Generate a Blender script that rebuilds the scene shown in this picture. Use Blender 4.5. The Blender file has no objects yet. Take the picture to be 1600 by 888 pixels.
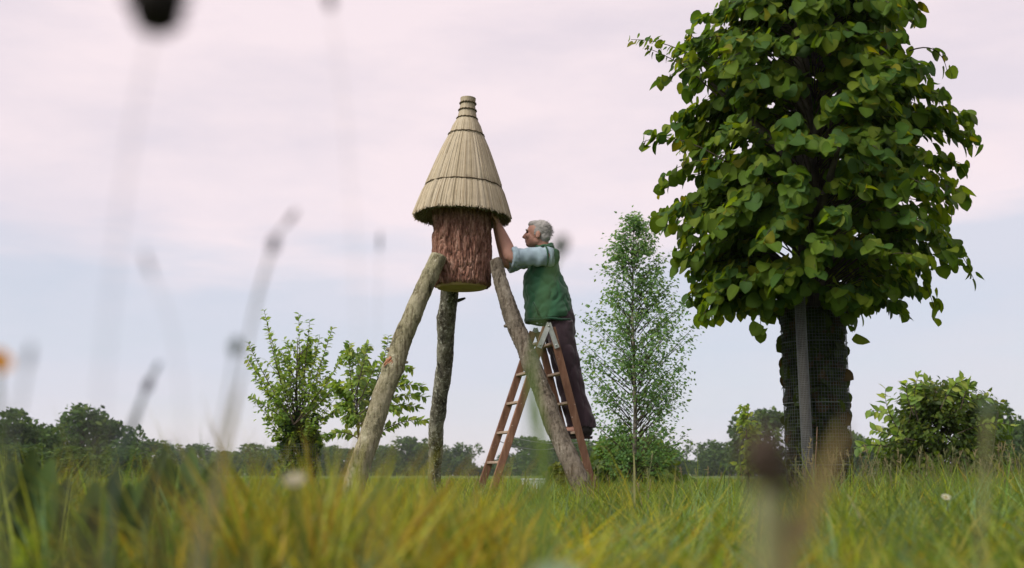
import bpy, math, random
import numpy as np
from mathutils import Vector, Matrix, noise as mn

random.seed(7)
RNG = np.random.default_rng(11)
scn = bpy.context.scene
COL = scn.collection
R = math.radians

# ------------------------------------------------------------------ camera
CAM_H = 0.28
F = 1600 * 40.0 / 36.0                    # focal length in photograph pixels
PITCH = math.atan((742 - 444) / F)
cd = bpy.data.cameras.new('camera')
cd.lens = 40.0; cd.sensor_width = 36.0
cd.clip_start = 0.02; cd.clip_end = 6000
cd.dof.use_dof = True; cd.dof.focus_distance = 9.1; cd.dof.aperture_fstop = 3.2
cam = bpy.data.objects.new('camera', cd); COL.objects.link(cam)
cam.location = (0, 0, CAM_H); cam.rotation_euler = (R(90) + PITCH, 0, 0)
scn.camera = cam

# ------------------------------------------------------------------ sky and sun (overcast)
SUN_EL, SUN_AZ = R(46), R(-128)           # azimuth measured from +Y towards +X: left and behind the camera
w = bpy.data.worlds.new('World'); scn.world = w; w.use_nodes = True
nt = w.node_tree; nt.nodes.clear()
def wn(t, **k):
    n = nt.nodes.new(t)
    for a, b in k.items(): setattr(n, a, b)
    return n
out = wn('ShaderNodeOutputWorld')
sky = wn('ShaderNodeTexSky', sky_type='NISHITA', sun_disc=False, sun_elevation=SUN_EL, sun_rotation=SUN_AZ)
bg_sky = wn('ShaderNodeBackground'); bg_sky.inputs[1].default_value = 0.052
nt.links.new(sky.outputs[0], bg_sky.inputs[0])
tc = wn('ShaderNodeTexCoord')
sep = wn('ShaderNodeSeparateXYZ'); nt.links.new(tc.outputs['Generated'], sep.inputs[0])
# cloud deck: direction flattened so that the cloud banks stretch sideways
mp = wn('ShaderNodeMapping'); mp.inputs['Scale'].default_value = (1.3, 1.3, 6.5); mp.inputs['Location'].default_value = (0.35, 0.2, 0.1)
nt.links.new(tc.outputs['Generated'], mp.inputs[0])
n1 = wn('ShaderNodeTexNoise'); n1.inputs['Scale'].default_value = 1.5; n1.inputs['Detail'].default_value = 6; n1.inputs['Roughness'].default_value = 0.5
nt.links.new(mp.outputs[0], n1.inputs['Vector'])
# low sky is the blue-lavender base of the deck, above it the deck is pink-white; noise makes the border ragged
ad = wn('ShaderNodeMath', operation='MULTIPLY_ADD'); ad.inputs[1].default_value = 0.30; 
nt.links.new(n1.outputs[0], ad.inputs[0]); nt.links.new(sep.outputs['Z'], ad.inputs[2])
rp = wn('ShaderNodeValToRGB')
e = rp.color_ramp.elements
e[0].position = 0.14; e[0].color = (0.70, 0.655, 0.70, 1)
e[1].position = 0.44; e[1].color = (0.82, 0.71, 0.75, 1)
a = e.new(0.25); a.color = (0.60, 0.62, 0.71, 1)
a = e.new(0.335); a.color = (0.615, 0.625, 0.715, 1)
a = e.new(0.375); a.color = (0.82, 0.715, 0.76, 1)
a = e.new(0.75); a.color = (0.80, 0.69, 0.735, 1)
nt.links.new(ad.outputs[0], rp.inputs[0])
mp2 = wn('ShaderNodeMapping'); mp2.inputs['Scale'].default_value = (2.2, 2.2, 7.0); mp2.inputs['Location'].default_value = (1.7, 0.4, 2.1)
nt.links.new(tc.outputs['Generated'], mp2.inputs[0])
n2 = wn('ShaderNodeTexNoise'); n2.inputs['Scale'].default_value = 1.6; n2.inputs['Detail'].default_value = 7; n2.inputs['Roughness'].default_value = 0.55
nt.links.new(mp2.outputs[0], n2.inputs['Vector'])
mr = wn('ShaderNodeMapRange'); mr.inputs[1].default_value = 0.36; mr.inputs[2].default_value = 0.58
mr.inputs[3].default_value = 0.80; mr.inputs[4].default_value = 1.0
nt.links.new(n2.outputs[0], mr.inputs[0])
bg_cl = wn('ShaderNodeBackground'); bg_cl.inputs[1].default_value = 0.455
nt.links.new(rp.outputs[0], bg_cl.inputs[0])
mx = wn('ShaderNodeMixShader')
nt.links.new(mr.outputs[0], mx.inputs[0]); nt.links.new(bg_sky.outputs[0], mx.inputs[1]); nt.links.new(bg_cl.outputs[0], mx.inputs[2])
nt.links.new(mx.outputs[0], out.inputs[0])

sd = bpy.data.lights.new('sun', 'SUN'); sd.energy = 1.5; sd.angle = R(32); sd.color = (1.0, 0.93, 0.82)
sun = bpy.data.objects.new('sun', sd); COL.objects.link(sun)
sdir = Vector((math.cos(SUN_EL) * math.sin(SUN_AZ), math.cos(SUN_EL) * math.cos(SUN_AZ), math.sin(SUN_EL)))
sun.rotation_euler = sdir.to_track_quat('Z', 'Y').to_euler()
sun.location = (-9, -7, 13)

scn.view_settings.view_transform = 'Standard'; scn.view_settings.look = 'None'
scn.view_settings.exposure = 1.35; scn.view_settings.gamma = 1.0
scn.view_settings.use_curve_mapping = False
scn.cycles.volume_bounces = 1
scn.cycles.max_bounces = 8
scn.cycles.transparent_max_bounces = 8

# ------------------------------------------------------------------ helpers
CP, SP = math.cos(PITCH), math.sin(PITCH)
def at(px, py, Y):
    """the point of the place seen at photograph pixel (px, py), Y metres in front of the camera"""
    u, v = (px - 800) / F, (444 - py) / F
    d = Vector((u, CP - v * SP, SP + v * CP))
    t = Y / d.y
    return Vector((d.x * t, Y, CAM_H + d.z * t))
def sz(px, Y): return px * Y / F

def tag(o, label=None, cat=None, group=None, kind=None):
    if label: o['label'] = label
    if cat: o['category'] = cat
    if group: o['group'] = group
    if kind: o['kind'] = kind
    return o
def empty(name, loc, label=None, cat=None, group=None):
    o = bpy.data.objects.new(name, None); COL.objects.link(o)
    o.location = loc; o.empty_display_size = 0.1
    return tag(o, label, cat, group)
def link(name, me, parent=None, m=None):
    """links a mesh given in world coordinates; keeps it in place under its parent"""
    if m is not None: me.materials.clear(); me.materials.append(m)
    o = bpy.data.objects.new(name, me); COL.objects.link(o)
    if parent is not None:
        o.parent = parent
        o.matrix_parent_inverse = world_of(parent).inverted()
    return o
def world_of(o):
    m = Matrix.LocRotScale(o.location, o.rotation_euler, o.scale)
    if o.parent is not None: return world_of(o.parent) @ o.matrix_parent_inverse @ m
    return m

class MB:
    """collects simple shapes into one mesh"""
    def __init__(s): s.v = []; s.f = []
    def tube(s, pts, rad, n=8, cap=True, squash=1.0, side=None, roll=0.0):
        pts = [Vector(p) for p in pts]
        if not hasattr(rad, '__len__'): rad = [rad] * len(pts)
        b = len(s.v); prev = None
        for i, p in enumerate(pts):
            t = (pts[min(i + 1, len(pts) - 1)] - pts[max(i - 1, 0)])
            if t.length < 1e-9: t = Vector((0, 0, 1))
            t.normalize()
            if side is not None: x = Vector(side)
            elif prev is None: x = Vector((1, 0, 0)) if abs(t.x) < 0.8 else Vector((0, 1, 0))
            else: x = prev
            x = (x - t * x.dot(t)).normalized(); y = t.cross(x); prev = x
            r = rad[i]
            rx, ry = (r if hasattr(r, '__len__') else (r, r * squash))
            for k in range(n):
                a = 2 * math.pi * k / n + roll
                s.v.append(p + x * (rx * math.cos(a)) + y * (ry * math.sin(a)))
        m = len(pts)
        for i in range(m - 1):
            for k in range(n):
                k2 = (k + 1) % n
                s.f.append((b + i * n + k, b + i * n + k2, b + (i + 1) * n + k2, b + (i + 1) * n + k))
        if cap:
            s.f.append(tuple(b + k for k in range(n))[::-1])
            s.f.append(tuple(b + (m - 1) * n + k for k in range(n)))
        return s
    def beam(s, p, q, side, wx, wy, bev=0.0):
        """rectangular bar from p to q; wx along side, wy across, corners slightly cut"""
        p, q = Vector(p), Vector(q); t = (q - p).normalized()
        x = Vector(side); x = (x - t * x.dot(t)).normalized(); y = t.cross(x)
        c = bev or min(wx, wy) * 0.12
        hx, hy = wx / 2, wy / 2
        prof = [(hx - c, -hy), (hx, -hy + c), (hx, hy - c), (hx - c, hy), (-hx + c, hy), (-hx, hy - c), (-hx, -hy + c), (-hx + c, -hy)]
        b = len(s.v)
        for o in (p, q):
            for (a, d) in prof: s.v.append(o + x * a + y * d)
        for k in range(8):
            k2 = (k + 1) % 8
            s.f.append((b + k, b + k2, b + 8 + k2, b + 8 + k))
        s.f.append(tuple(b + k for k in range(8))[::-1]); s.f.append(tuple(b + 8 + k for k in range(8)))
        return s
    def ball(s, c, r, nu=12, nv=8, rot=None):
        c = Vector(c); b = len(s.v)
        if not hasattr(r, '__len__'): r = (r, r, r)
        for j in range(nv + 1):
            th = math.pi * j / nv
            for i in range(nu):
                ph = 2 * math.pi * i / nu
                d = Vector((r[0] * math.sin(th) * math.cos(ph), r[1] * math.sin(th) * math.sin(ph), r[2] * math.cos(th)))
                if rot is not None: d = rot @ d
                s.v.append(c + d)
        for j in range(nv):
            for i in range(nu):
                i2 = (i + 1) % nu
                s.f.append((b + j * nu + i, b + (j + 1) * nu + i, b + (j + 1) * nu + i2, b + j * nu + i2))
        return s
    def mesh(s, name, smooth=True):
        me = bpy.data.meshes.new(name)
        me.from_pydata([tuple(v) for v in s.v], [], s.f); me.update()
        if smooth: me.polygons.foreach_set('use_smooth', [True] * len(me.polygons))
        return me
    def build(s, name, m, parent=None, smooth=True):
        return link(name, s.mesh(name, smooth), parent, m)

def np_mesh(name, V, faces_list, col=None, smooth=True):
    """V (n,3); faces_list: list of int arrays (m,k) each; col (n,3)"""
    me = bpy.data.meshes.new(name)
    me.vertices.add(len(V)); me.vertices.foreach_set('co', np.ascontiguousarray(V, np.float32).ravel())
    idx = np.concatenate([f.ravel() for f in faces_list]).astype(np.int32)
    tot = np.concatenate([np.full(len(f), f.shape[1]) for f in faces_list])
    st = np.concatenate([[0], np.cumsum(tot)[:-1]]).astype(np.int32)
    me.loops.add(len(idx)); me.loops.foreach_set('vertex_index', idx)
    me.polygons.add(len(st)); me.polygons.foreach_set('loop_start', st)
    if smooth: me.polygons.foreach_set('use_smooth', np.ones(len(st), bool))
    me.update(calc_edges=True)
    if col is not None:
        a = me.color_attributes.new('col', 'FLOAT_COLOR', 'POINT')
        c4 = np.ones((len(V), 4), np.float32); c4[:, :3] = col
        a.data.foreach_set('color', c4.ravel())
    return me

def nrm(a): return a / np.maximum(np.linalg.norm(a, axis=-1, keepdims=True), 1e-9)

# --- leaf templates: length 1 along +Y, face +Z
def leaf_template(widths, ts, fold=0.12, droop=0.18):
    V = []; Fq = []
    for t, wd in zip(ts, widths):
        z = -droop * t * t
        V += [(-wd, t - 0.10 * wd, z + fold * wd), (0, t, z), (wd, t - 0.10 * wd, z + fold * wd)]
    for i in range(len(ts) - 1):
        a, b = 3 * i, 3 * (i + 1)
        Fq += [(a, a + 1, b + 1, b), (a + 1, a + 2, b + 2, b + 1)]
    return np.array(V, float), np.array(Fq)
HEART = leaf_template([0.12, 0.43, 0.54, 0.54, 0.42, 0.20, 0.004], [-0.05, 0.01, 0.22, 0.50, 0.75, 0.90, 1.0], 0.22, 0.22)
OVAL = leaf_template([0.03, 0.24, 0.28, 0.004], [0.0, 0.25, 0.6, 1.0], 0.25, 0.2)
DIAM = leaf_template([0.03, 0.36, 0.004], [0.0, 0.42, 1.0], 0.2, 0.1)

def leaf_mats(P, D, N, S):
    D = nrm(D); N = nrm(N - D * np.sum(N * D, axis=1, keepdims=True)); X = np.cross(D, N)
    return np.stack([X, D, N], axis=2) * np.asarray(S)[:, None, None]     # columns
def leaf_cloud(name, tpl, P, M, cols):
    V, Fq = tpl; k = len(V); n = len(P)
    W = np.einsum('nij,kj->nki', M, V) + P[:, None, :]
    FF = (Fq[None] + (np.arange(n) * k)[:, None, None]).reshape(-1, Fq.shape[1])
    rib = np.where(np.arange(k) % 3 == 1, 1.22, 0.94)
    return np_mesh(name, W.reshape(-1, 3), [FF], (cols[:, None, :] * rib[None, :, None]).reshape(-1, 3))

# ------------------------------------------------------------------ materials
def new_mat(name):
    m = bpy.data.materials.new(name); m.use_nodes = True
    return m, m.node_tree, m.node_tree.nodes['Principled BSDF'], m.node_tree.nodes['Material Output']
def node(t, typ, **k):
    n = t.nodes.new(typ)
    for a, b in k.items(): setattr(n, a, b)
    return n
def ramp(t, fac, stops):
    r = node(t, 'ShaderNodeValToRGB'); e = r.color_ramp.elements
    e[0].position, e[0].color = stops[0][0], (*stops[0][1], 1)
    e[1].position, e[1].color = stops[-1][0], (*stops[-1][1], 1)
    for p, c in stops[1:-1]: x = e.new(p); x.color = (*c, 1)
    t.links.new(fac, r.inputs[0]); return r.outputs[0]
def tex_noise(t, scale, detail=5, rough=0.55, mapping=(1, 1, 1), coord='Object'):
    c = node(t, 'ShaderNodeTexCoord'); mpg = node(t, 'ShaderNodeMapping'); mpg.inputs['Scale'].default_value = mapping
    t.links.new(c.outputs[coord], mpg.inputs[0])
    n = node(t, 'ShaderNodeTexNoise'); n.inputs['Scale'].default_value = scale
    n.inputs['Detail'].default_value = detail; n.inputs['Roughness'].default_value = rough
    t.links.new(mpg.outputs[0], n.inputs['Vector']); return n.outputs[0]
def mixc(t, fac, a, b, mode='MIX'):
    n = node(t, 'ShaderNodeMix', data_type='RGBA', blend_type=mode)
    for inp, v in ((n.inputs[0], fac), (n.inputs[6], a), (n.inputs[7], b)):
        if hasattr(v, 'is_linked'): t.links.new(v, inp)
        elif isinstance(v, (int, float)): inp.default_value = v
        else: inp.default_value = (*v, 1)
    return n.outputs[2]
def bump(t, h, bs, strength=0.4, dist=0.01):
    b = node(t, 'ShaderNodeBump'); b.inputs['Strength'].default_value = strength; b.inputs['Distance'].default_value = dist
    t.links.new(h, b.inputs['Height']); t.links.new(b.outputs[0], bs.inputs['Normal'])
def rough_spec(b, r, s=0.3):
    b.inputs['Roughness'].default_value = r; b.inputs['Specular IOR Level'].default_value = s

def foliage(name, trans=0.45, rough=0.5, tscale=(1.25, 1.15, 0.45), spec=0.35, vary=0.25, nscale=30):
    m, t, b, o = new_mat(name)
    at_ = node(t, 'ShaderNodeAttribute', attribute_name='col')
    nz = tex_noise(t, nscale, 3)
    dark = mixc(t, 1.0, at_.outputs['Color'], (1 - vary, 1 - vary, 1 - vary), 'MULTIPLY')
    c = mixc(t, nz, dark, at_.outputs['Color'])
    t.links.new(c, b.inputs['Base Color']); rough_spec(b, rough, spec)
    tr = node(t, 'ShaderNodeBsdfTranslucent')
    c2 = mixc(t, 1.0, c, tscale, 'MULTIPLY'); t.links.new(c2, tr.inputs[0])
    mxs = node(t, 'ShaderNodeMixShader'); mxs.inputs[0].default_value = trans
    t.links.new(b.outputs[0], mxs.inputs[1]); t.links.new(tr.outputs[0], mxs.inputs[2])
    t.links.new(mxs.outputs[0], o.inputs[0]); return m
def noisy(name, stops, scale=8, mapping=(1, 1, 1), rough=0.8, spec=0.2, bstr=0.0, bscale=40, detail=6, bdist=0.004):
    m, t, b, o = new_mat(name)
    nz = tex_noise(t, scale, detail, 0.6, mapping)
    t.links.new(ramp(t, nz, stops), b.inputs['Base Color']); rough_spec(b, rough, spec)
    if bstr: bump(t, tex_noise(t, bscale, 5, 0.6, mapping), b, bstr, bdist)
    return m

M = {}
M['leaf_lime'] = foliage('lime_leaf', 0.5, 0.55, (1.8, 1.6, 0.4), 0.12)
M['leaf_birch'] = foliage('birch_leaf', 0.5, 0.5, (1.4, 1.5, 0.8), 0.25)
M['leaf_young'] = foliage('young_leaf', 0.5, 0.5, (1.5, 1.5, 0.6), 0.25)
M['leaf_far'] = foliage('far_leaf', 0.35, 0.7, (1.3, 1.3, 0.8), 0.1, nscale=0.8)
M['grass'] = foliage('grass_blade', 0.55, 0.5, (1.5, 1.4, 0.6), 0.3, 0.2, 12)
M['stem'] = foliage('meadow_stem', 0.35, 0.6, (1.2, 1.1, 0.6), 0.2, 0.3, 60)
M['twig'] = noisy('twig_bark', [(0.3, (0.035, 0.026, 0.02)), (0.7, (0.10, 0.08, 0.06))], 30)
M['trunk'] = noisy('trunk_bark', [(0.3, (0.04, 0.035, 0.028)), (0.7, (0.12, 0.105, 0.085))], 14, (1, 1, 0.3), bstr=0.6)
M['birch_bark'] = noisy('birch_bark', [(0.35, (0.10, 0.085, 0.07)), (0.65, (0.35, 0.31, 0.27))], 14, (1, 1, 2.0))
M['straw'] = foliage('straw', 0.12, 0.6, (1, 1, 1), 0.25, 0.35, 25)
M['cord'] = noisy('tarred_cord', [(0.3, (0.06, 0.045, 0.03)), (0.7, (0.15, 0.115, 0.07))], 60)
M['metal'] = noisy('galvanised_steel', [(0.3, (0.28, 0.31, 0.30)), (0.7, (0.44, 0.47, 0.45))], 30, rough=0.45, spec=0.5)
M['metal'].node_tree.nodes['Principled BSDF'].inputs['Metallic'].default_value = 0.5
M['rung'] = noisy('sunlit_rung', [(0.3, (0.28, 0.20, 0.15)), (0.7, (0.44, 0.35, 0.28))], 18, (1, 1, 1))  # paler than the stiles: sunlight on the rung tops put into the colour
M['wire'] = noisy('green_wire', [(0.3, (0.05, 0.065, 0.062)), (0.7, (0.10, 0.12, 0.115))], 20, rough=0.5, spec=0.4)
M['tubemesh'] = noisy('grey_plastic_mesh', [(0.3, (0.10, 0.11, 0.115)), (0.7, (0.18, 0.19, 0.195))], 20, rough=0.5, spec=0.4)
M['rope'] = noisy('grey_rope', [(0.3, (0.20, 0.21, 0.23)), (0.7, (0.34, 0.34, 0.36))], 60)
M['plastic'] = noisy('white_plastic', [(0.3, (0.62, 0.68, 0.70)), (0.7, (0.78, 0.82, 0.84))], 6, rough=0.4, spec=0.4)
M['endgrain'] = noisy('end_grain', [(0.3, (0.30, 0.20, 0.10)), (0.55, (0.42, 0.31, 0.15)), (0.75, (0.30, 0.25, 0.10))], 7, (1, 1, 1), bstr=0.3)

# log bark: reddish brown scales with pale flakes and dark furrows
def bark_log():
    m, t, b, o = new_mat('log_bark')
    n1_ = tex_noise(t, 26, 6, 0.6, (1, 1, 0.28)); n2_ = tex_noise(t, 70, 4, 0.6, (1, 1, 0.35))
    c1 = ramp(t, n1_, [(0.28, (0.055, 0.030, 0.022)), (0.44, (0.20, 0.102, 0.076)), (0.56, (0.31, 0.178, 0.138)), (0.70, (0.46, 0.31, 0.26))])
    c2 = ramp(t, n2_, [(0.35, (0.5, 0.45, 0.42)), (0.65, (1.1, 1.08, 1.05))])
    t.links.new(mixc(t, 1.0, c1, c2, 'MULTIPLY'), b.inputs['Base Color']); rough_spec(b, 0.85, 0.15)
    bump(t, n2_, b, 0.7, 0.006); return m
M['bark_log'] = bark_log()
def pole_bark(name, base, light, spots, dark=0.30, spot_at=0.60):
    m, t, b, o = new_mat(name)
    n1_ = tex_noise(t, 13, 10, 0.75, (1, 1, 0.5)); n2_ = tex_noise(t, 42, 6, 0.7); n3_ = tex_noise(t, 30, 6, 0.7, (1.6, 1.6, 0.22)); n4_ = tex_noise(t, 3.5, 3, 0.5)
    c1 = ramp(t, n1_, [(0.38, tuple(x * dark for x in base)), (0.47, base), (0.60, light)])
    c2 = ramp(t, n2_, [(spot_at, (0, 0, 0)), (spot_at + 0.05, (1, 1, 1))])
    c3 = ramp(t, n3_, [(0.36, (0.42, 0.38, 0.34)), (0.50, (1, 1, 1))])
    c4 = ramp(t, n4_, [(0.35, (0.72, 0.70, 0.62)), (0.65, (1.08, 1.10, 1.02))])
    c = mixc(t, c2, c1, spots); c = mixc(t, 1.0, c, c3, 'MULTIPLY'); c = mixc(t, 1.0, c, c4, 'MULTIPLY')
    t.links.new(c, b.inputs['Base Color']); rough_spec(b, 0.9, 0.12)
    hsum = node(t, 'ShaderNodeMath', operation='ADD'); t.links.new(n2_, hsum.inputs[0]); t.links.new(n3_, hsum.inputs[1])
    bump(t, hsum.outputs[0], b, 1.0, 0.014); return m
M['pole_pale'] = pole_bark('pale_pole_bark', (0.29, 0.275, 0.19), (0.42, 0.395, 0.31), (0.52, 0.50, 0.42))
M['pole_grey'] = pole_bark('grey_pole_bark', (0.13, 0.125, 0.105), (0.26, 0.255, 0.22), (0.44, 0.45, 0.42), 0.30, 0.55)
M['pole_brown'] = pole_bark('brown_pole_bark', (0.18, 0.155, 0.135), (0.26, 0.23, 0.205), (0.42, 0.41, 0.38), 0.4, 0.63)
def ladder_wood():
    m, t, b, o = new_mat('ladder_wood')
    n1_ = tex_noise(t, 12, 6, 0.6, (3, 3, 0.5)); n2_ = tex_noise(t, 45, 4)
    c1 = ramp(t, n1_, [(0.3, (0.13, 0.065, 0.04)), (0.55, (0.21, 0.11, 0.07)), (0.75, (0.30, 0.18, 0.12))])
    c2 = ramp(t, n2_, [(0.66, (0, 0, 0)), (0.72, (1, 1, 1))])
    t.links.new(mixc(t, c2, c1, (0.45, 0.36, 0.30)), b.inputs['Base Color']); rough_spec(b, 0.7, 0.25)
    bump(t, n1_, b, 0.2, 0.003); return m
M['ladder'] = ladder_wood()
def cloth(name, c, v=0.25, scale=300, rough=0.9):
    m, t, b, o = new_mat(name)
    nz = tex_noise(t, 9, 4); fz = tex_noise(t, scale, 2)
    t.links.new(ramp(t, nz, [(0.3, tuple(x * (1 - v) for x in c)), (0.7, tuple(x * (1 + v) for x in c))]), b.inputs['Base Color'])
    rough_spec(b, rough, 0.1); b.inputs['Sheen Weight'].default_value = 0.25
    bump(t, fz, b, 0.25, 0.002); return m
M['vest'] = cloth('green_fleece', (0.038, 0.120, 0.064), 0.15)
M['vest_edge'] = cloth('dark_green_binding', (0.014, 0.060, 0.033))
M['trousers'] = cloth('dark_brown_cotton', (0.042, 0.027, 0.036), 0.12)
M['shirt'] = cloth('pale_blue_cotton', (0.30, 0.40, 0.47), 0.12)
M['skin'] = cloth('skin', (0.42, 0.225, 0.17), 0.14, 120, 0.55)
M['skin'].node_tree.nodes['Principled BSDF'].inputs['Sheen Weight'].default_value = 0
M['skin'].node_tree.nodes['Principled BSDF'].inputs['Specular IOR Level'].default_value = 0.35
M['hair'] = cloth('grey_hair', (0.33, 0.32, 0.31), 0.3, 90)
M['boot'] = cloth('black_leather', (0.02, 0.017, 0.017), 0.2, 60, 0.5)
M['dark'] = cloth('dark_eye', (0.03, 0.02, 0.018), 0.0)
def ground_mat():
    m, t, b, o = new_mat('meadow_ground')
    n1_ = tex_noise(t, 0.35, 6); n2_ = tex_noise(t, 12, 5)
    c1 = ramp(t, n1_, [(0.3, (0.065, 0.12, 0.028)), (0.7, (0.14, 0.20, 0.045))])
    c2 = ramp(t, n2_, [(0.3, (0.55, 0.5, 0.45)), (0.7, (1.0, 1.0, 1.0))])
    t.links.new(mixc(t, 1.0, c1, c2, 'MULTIPLY'), b.inputs['Base Color']); rough_spec(b, 0.95, 0.1)
    bump(t, n2_, b, 0.8, 0.03); return m
M['ground'] = ground_mat()

# ------------------------------------------------------------------ ground
def ground_z(x, y):
    d = np.hypot(x, y)
    g = 0.035 * np.sin(x * 0.9 + 1.3) * np.cos(y * 0.7) + 0.02 * np.sin(x * 2.3 + y * 1.7)
    return g * np.clip(d / 3, 0, 1) * np.clip((40 - d) / 30, 0, 1) - 0.02
rr = np.concatenate([[0.0], np.geomspace(0.4, 520, 90)]); NA = 96
ang = np.linspace(0, 2 * np.pi, NA, endpoint=False)
X = (rr[:, None] * np.sin(ang)).ravel(); Y = (rr[:, None] * np.cos(ang)).ravel()
V = np.stack([X, Y, ground_z(X, Y)], 1)
fq = []
for i in range(len(rr) - 1):
    for k in range(NA):
        k2 = (k + 1) % NA
        fq.append((i * NA + k, (i + 1) * NA + k, (i + 1) * NA + k2, i * NA + k2))
g = link('ground', np_mesh('ground', V, [np.array(fq)[:, ::-1]]), None, M['ground'])
tag(g, 'flat meadow ground running to the far treeline', None, None, 'structure')

# ------------------------------------------------------------------ log hive: log body on three pole legs
HY = 9.2
hive = empty('log_hive', (at(722, 600, HY).x, HY, 0), 'upright bark-covered log hive held up by three rough pole legs', 'log hive')
hx = at(721.5, 400, HY).x
z0 = at(722, 445, HY - 0.12).z; z1 = at(722, 325, HY).z
LR = sz(47, HY)
def log_body():
    nu, nv = 300, 130
    Vv = []
    for j in range(nv + 1):
        z = z0 + (z1 - z0) * j / nv
        for i in range(nu):
            a_ = 2 * math.pi * i / nu
            ca, sa = math.cos(a_), math.sin(a_)
            p = Vector((ca * 5.2, sa * 5.2, z * 7.5 + 0.9 * mn.noise(Vector((ca * 4, sa * 4, z * 3)))))
            dd = mn.voronoi(Vector((p.x * 2.1, p.y * 2.1, p.z * 1.05)))[0]
            crack = min(1.0, (dd[1] - dd[0]) * 3.2)
            h = 0.024 * crack ** 0.6 + 0.010 * mn.fractal(Vector((ca * 9, sa * 9, z * 7)), 0.7, 2.1, 4) + 0.007 * mn.noise(Vector((ca * 2, sa * 2, z * 2)))
            edge = 0.02 * max(0, 1 - j / 6) ** 2
            r = LR - 0.022 + h - edge
            Vv.append((hx + r * ca, HY + r * sa, z + 0.012 * mn.noise(Vector((ca * 5, sa * 5, 3))) * (1 if j == 0 else 0)))
    fs = [(j * nu + i, j * nu + (i + 1) % nu, (j + 1) * nu + (i + 1) % nu, (j + 1) * nu + i) for j in range(nv) for i in range(nu)]
    return np_mesh('log_body', np.array(Vv), [np.array(fs)])
body_log = link('log_body', log_body(), hive, M['bark_log'])
mb = MB(); mb.tube([(hx, HY, z0 - 0.012), (hx, HY, z0 + 0.01)], [LR - 0.045, LR - 0.025], 40)
mb.build('sawn_end', M['endgrain'], body_log, False)

def pole(name, pts, rads, m, knots, seed, label=None, parent=hive):
    """rough tapered pole with knots and branch scars"""
    P = [Vector(p) for p in pts]
    n = 150; nu = 40
    ring = []
    for j in range(n + 1):
        t = j / n * (len(P) - 1); i = min(int(t), len(P) - 2); f = t - i
        p = P[i].lerp(P[i + 1], f); r = rads[i] + (rads[i + 1] - rads[i]) * f
        wob = Vector((mn.noise(Vector((seed, j * 0.034, 0))), mn.noise(Vector((seed, j * 0.034, 5))), 0)) * 0.020
        ring.append((p + wob, r))
    ax = (P[-1] - P[0]).normalized(); x = ax.orthogonal().normalized(); y = ax.cross(x)
    Vv = []
    for j, (p, r) in enumerate(ring):
        for k in range(nu):
            a_ = 2 * math.pi * k / nu
            d = x * math.cos(a_) + y * math.sin(a_)
            q = p + d * r
            h = 0.0045 * mn.fractal(q * 7, 0.8, 2, 4) + 0.004 * mn.noise(Vector((math.cos(a_) * 6, math.sin(a_) * 6, j * 0.06 + seed))) + 0.004 * mn.noise(q * 45) + 0.003 * mn.noise(q * 90)
            for (kt, ka, kr, kh) in knots:
                dt = (j / n - kt) * (P[-1] - P[0]).length; da = (a_ - ka + math.pi) % (2 * math.pi) - math.pi
                h += kh * math.exp(-(dt * dt + (da * r) ** 2) / (kr * kr))
            Vv.append(q + d * h)
    fs = [(j * nu + k, j * nu + (k + 1) % nu, (j + 1) * nu + (k + 1) % nu, (j + 1) * nu + k) for j in range(n) for k in range(nu)]
    caps = [tuple(range(nu))[::-1], tuple(n * nu + k for k in range(nu))]
    me = np_mesh(name, np.array([tuple(v) for v in Vv]), [np.array(fs), np.array(caps)])
    o = link(name, me, parent, m)
    if label: o['label'] = label
    return o
# the front-left, front-right and rear legs
LL = pole('leg', [at(688, 400, 8.95), at(633, 522, 8.86), at(607, 593, 8.81), at(578, 687, 8.74), at(540, 800, 8.64)], [0.066, 0.074, 0.076, 0.080, 0.084], M['pole_pale'],
          [(0.43, 3.0, 0.05, 0.026), (0.45, 0.2, 0.06, 0.020), (0.7, 1.5, 0.05, 0.010), (0.2, 4.4, 0.05, 0.008)], 1.3, 'pale greenish pole leg with a torn knot')
RL = pole('leg', [at(775, 407, 9.02), at(800, 498, 8.92), at(831, 569, 8.83), at(867, 664, 8.71), at(926, 806, 8.52)], [0.052, 0.066, 0.070, 0.072, 0.076], M['pole_brown'],
          [(0.24, 3.0, 0.06, 0.012), (0.5, 0.2, 0.06, 0.012), (0.66, 3.4, 0.07, 0.012)], 4.1, 'brown pole leg with pale lichen specks')
BL = pole('leg', [at(704, 437, 9.42), at(694, 569, 9.75), at(683, 664, 9.95), at(679, 735, 10.1), at(676, 790, 10.2)], [0.076, 0.070, 0.064, 0.056, 0.054], M['pole_grey'],
          [(0.12, 0.5, 0.06, 0.016), (0.45, 3.4, 0.06, 0.012), (0.6, 0.3, 0.05, 0.012)], 8.2, 'dark grey mottled rear pole leg')
# torn orange wood and stubs at the knot of the pale leg
def stub(p, d, r, ln, m, par):
    b_ = MB(); d = Vector(d).normalized()
    b_.tube([p, Vector(p) + d * ln * 0.6, Vector(p) + d * ln], [r, r * 0.8, r * 0.5], 9); return b_.build('branch_stub', m, par)
M['torn'] = noisy('torn_wood', [(0.3, (0.22, 0.09, 0.05)), (0.7, (0.46, 0.24, 0.14))], 40)
c = at(612, 563, 8.77)
b_ = MB()
for k in range(7):
    o_ = Vector((random.uniform(-.03, .03), -0.012, random.uniform(-.02, .03)))
    b_.tube([c + o_, c + o_ + Vector((-0.03, -0.012, -0.04))], [0.014, 0.003], 5)
b_.build('torn_knot', M['torn'], LL)
stub(at(613, 548, 8.82), (-1, -0.3, 0.3), 0.022, 0.05, M['pole_pale'], LL)
stub(at(626, 565, 8.82), (1, -0.2, -0.15), 0.018, 0.06, M['pole_pale'], LL)
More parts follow.
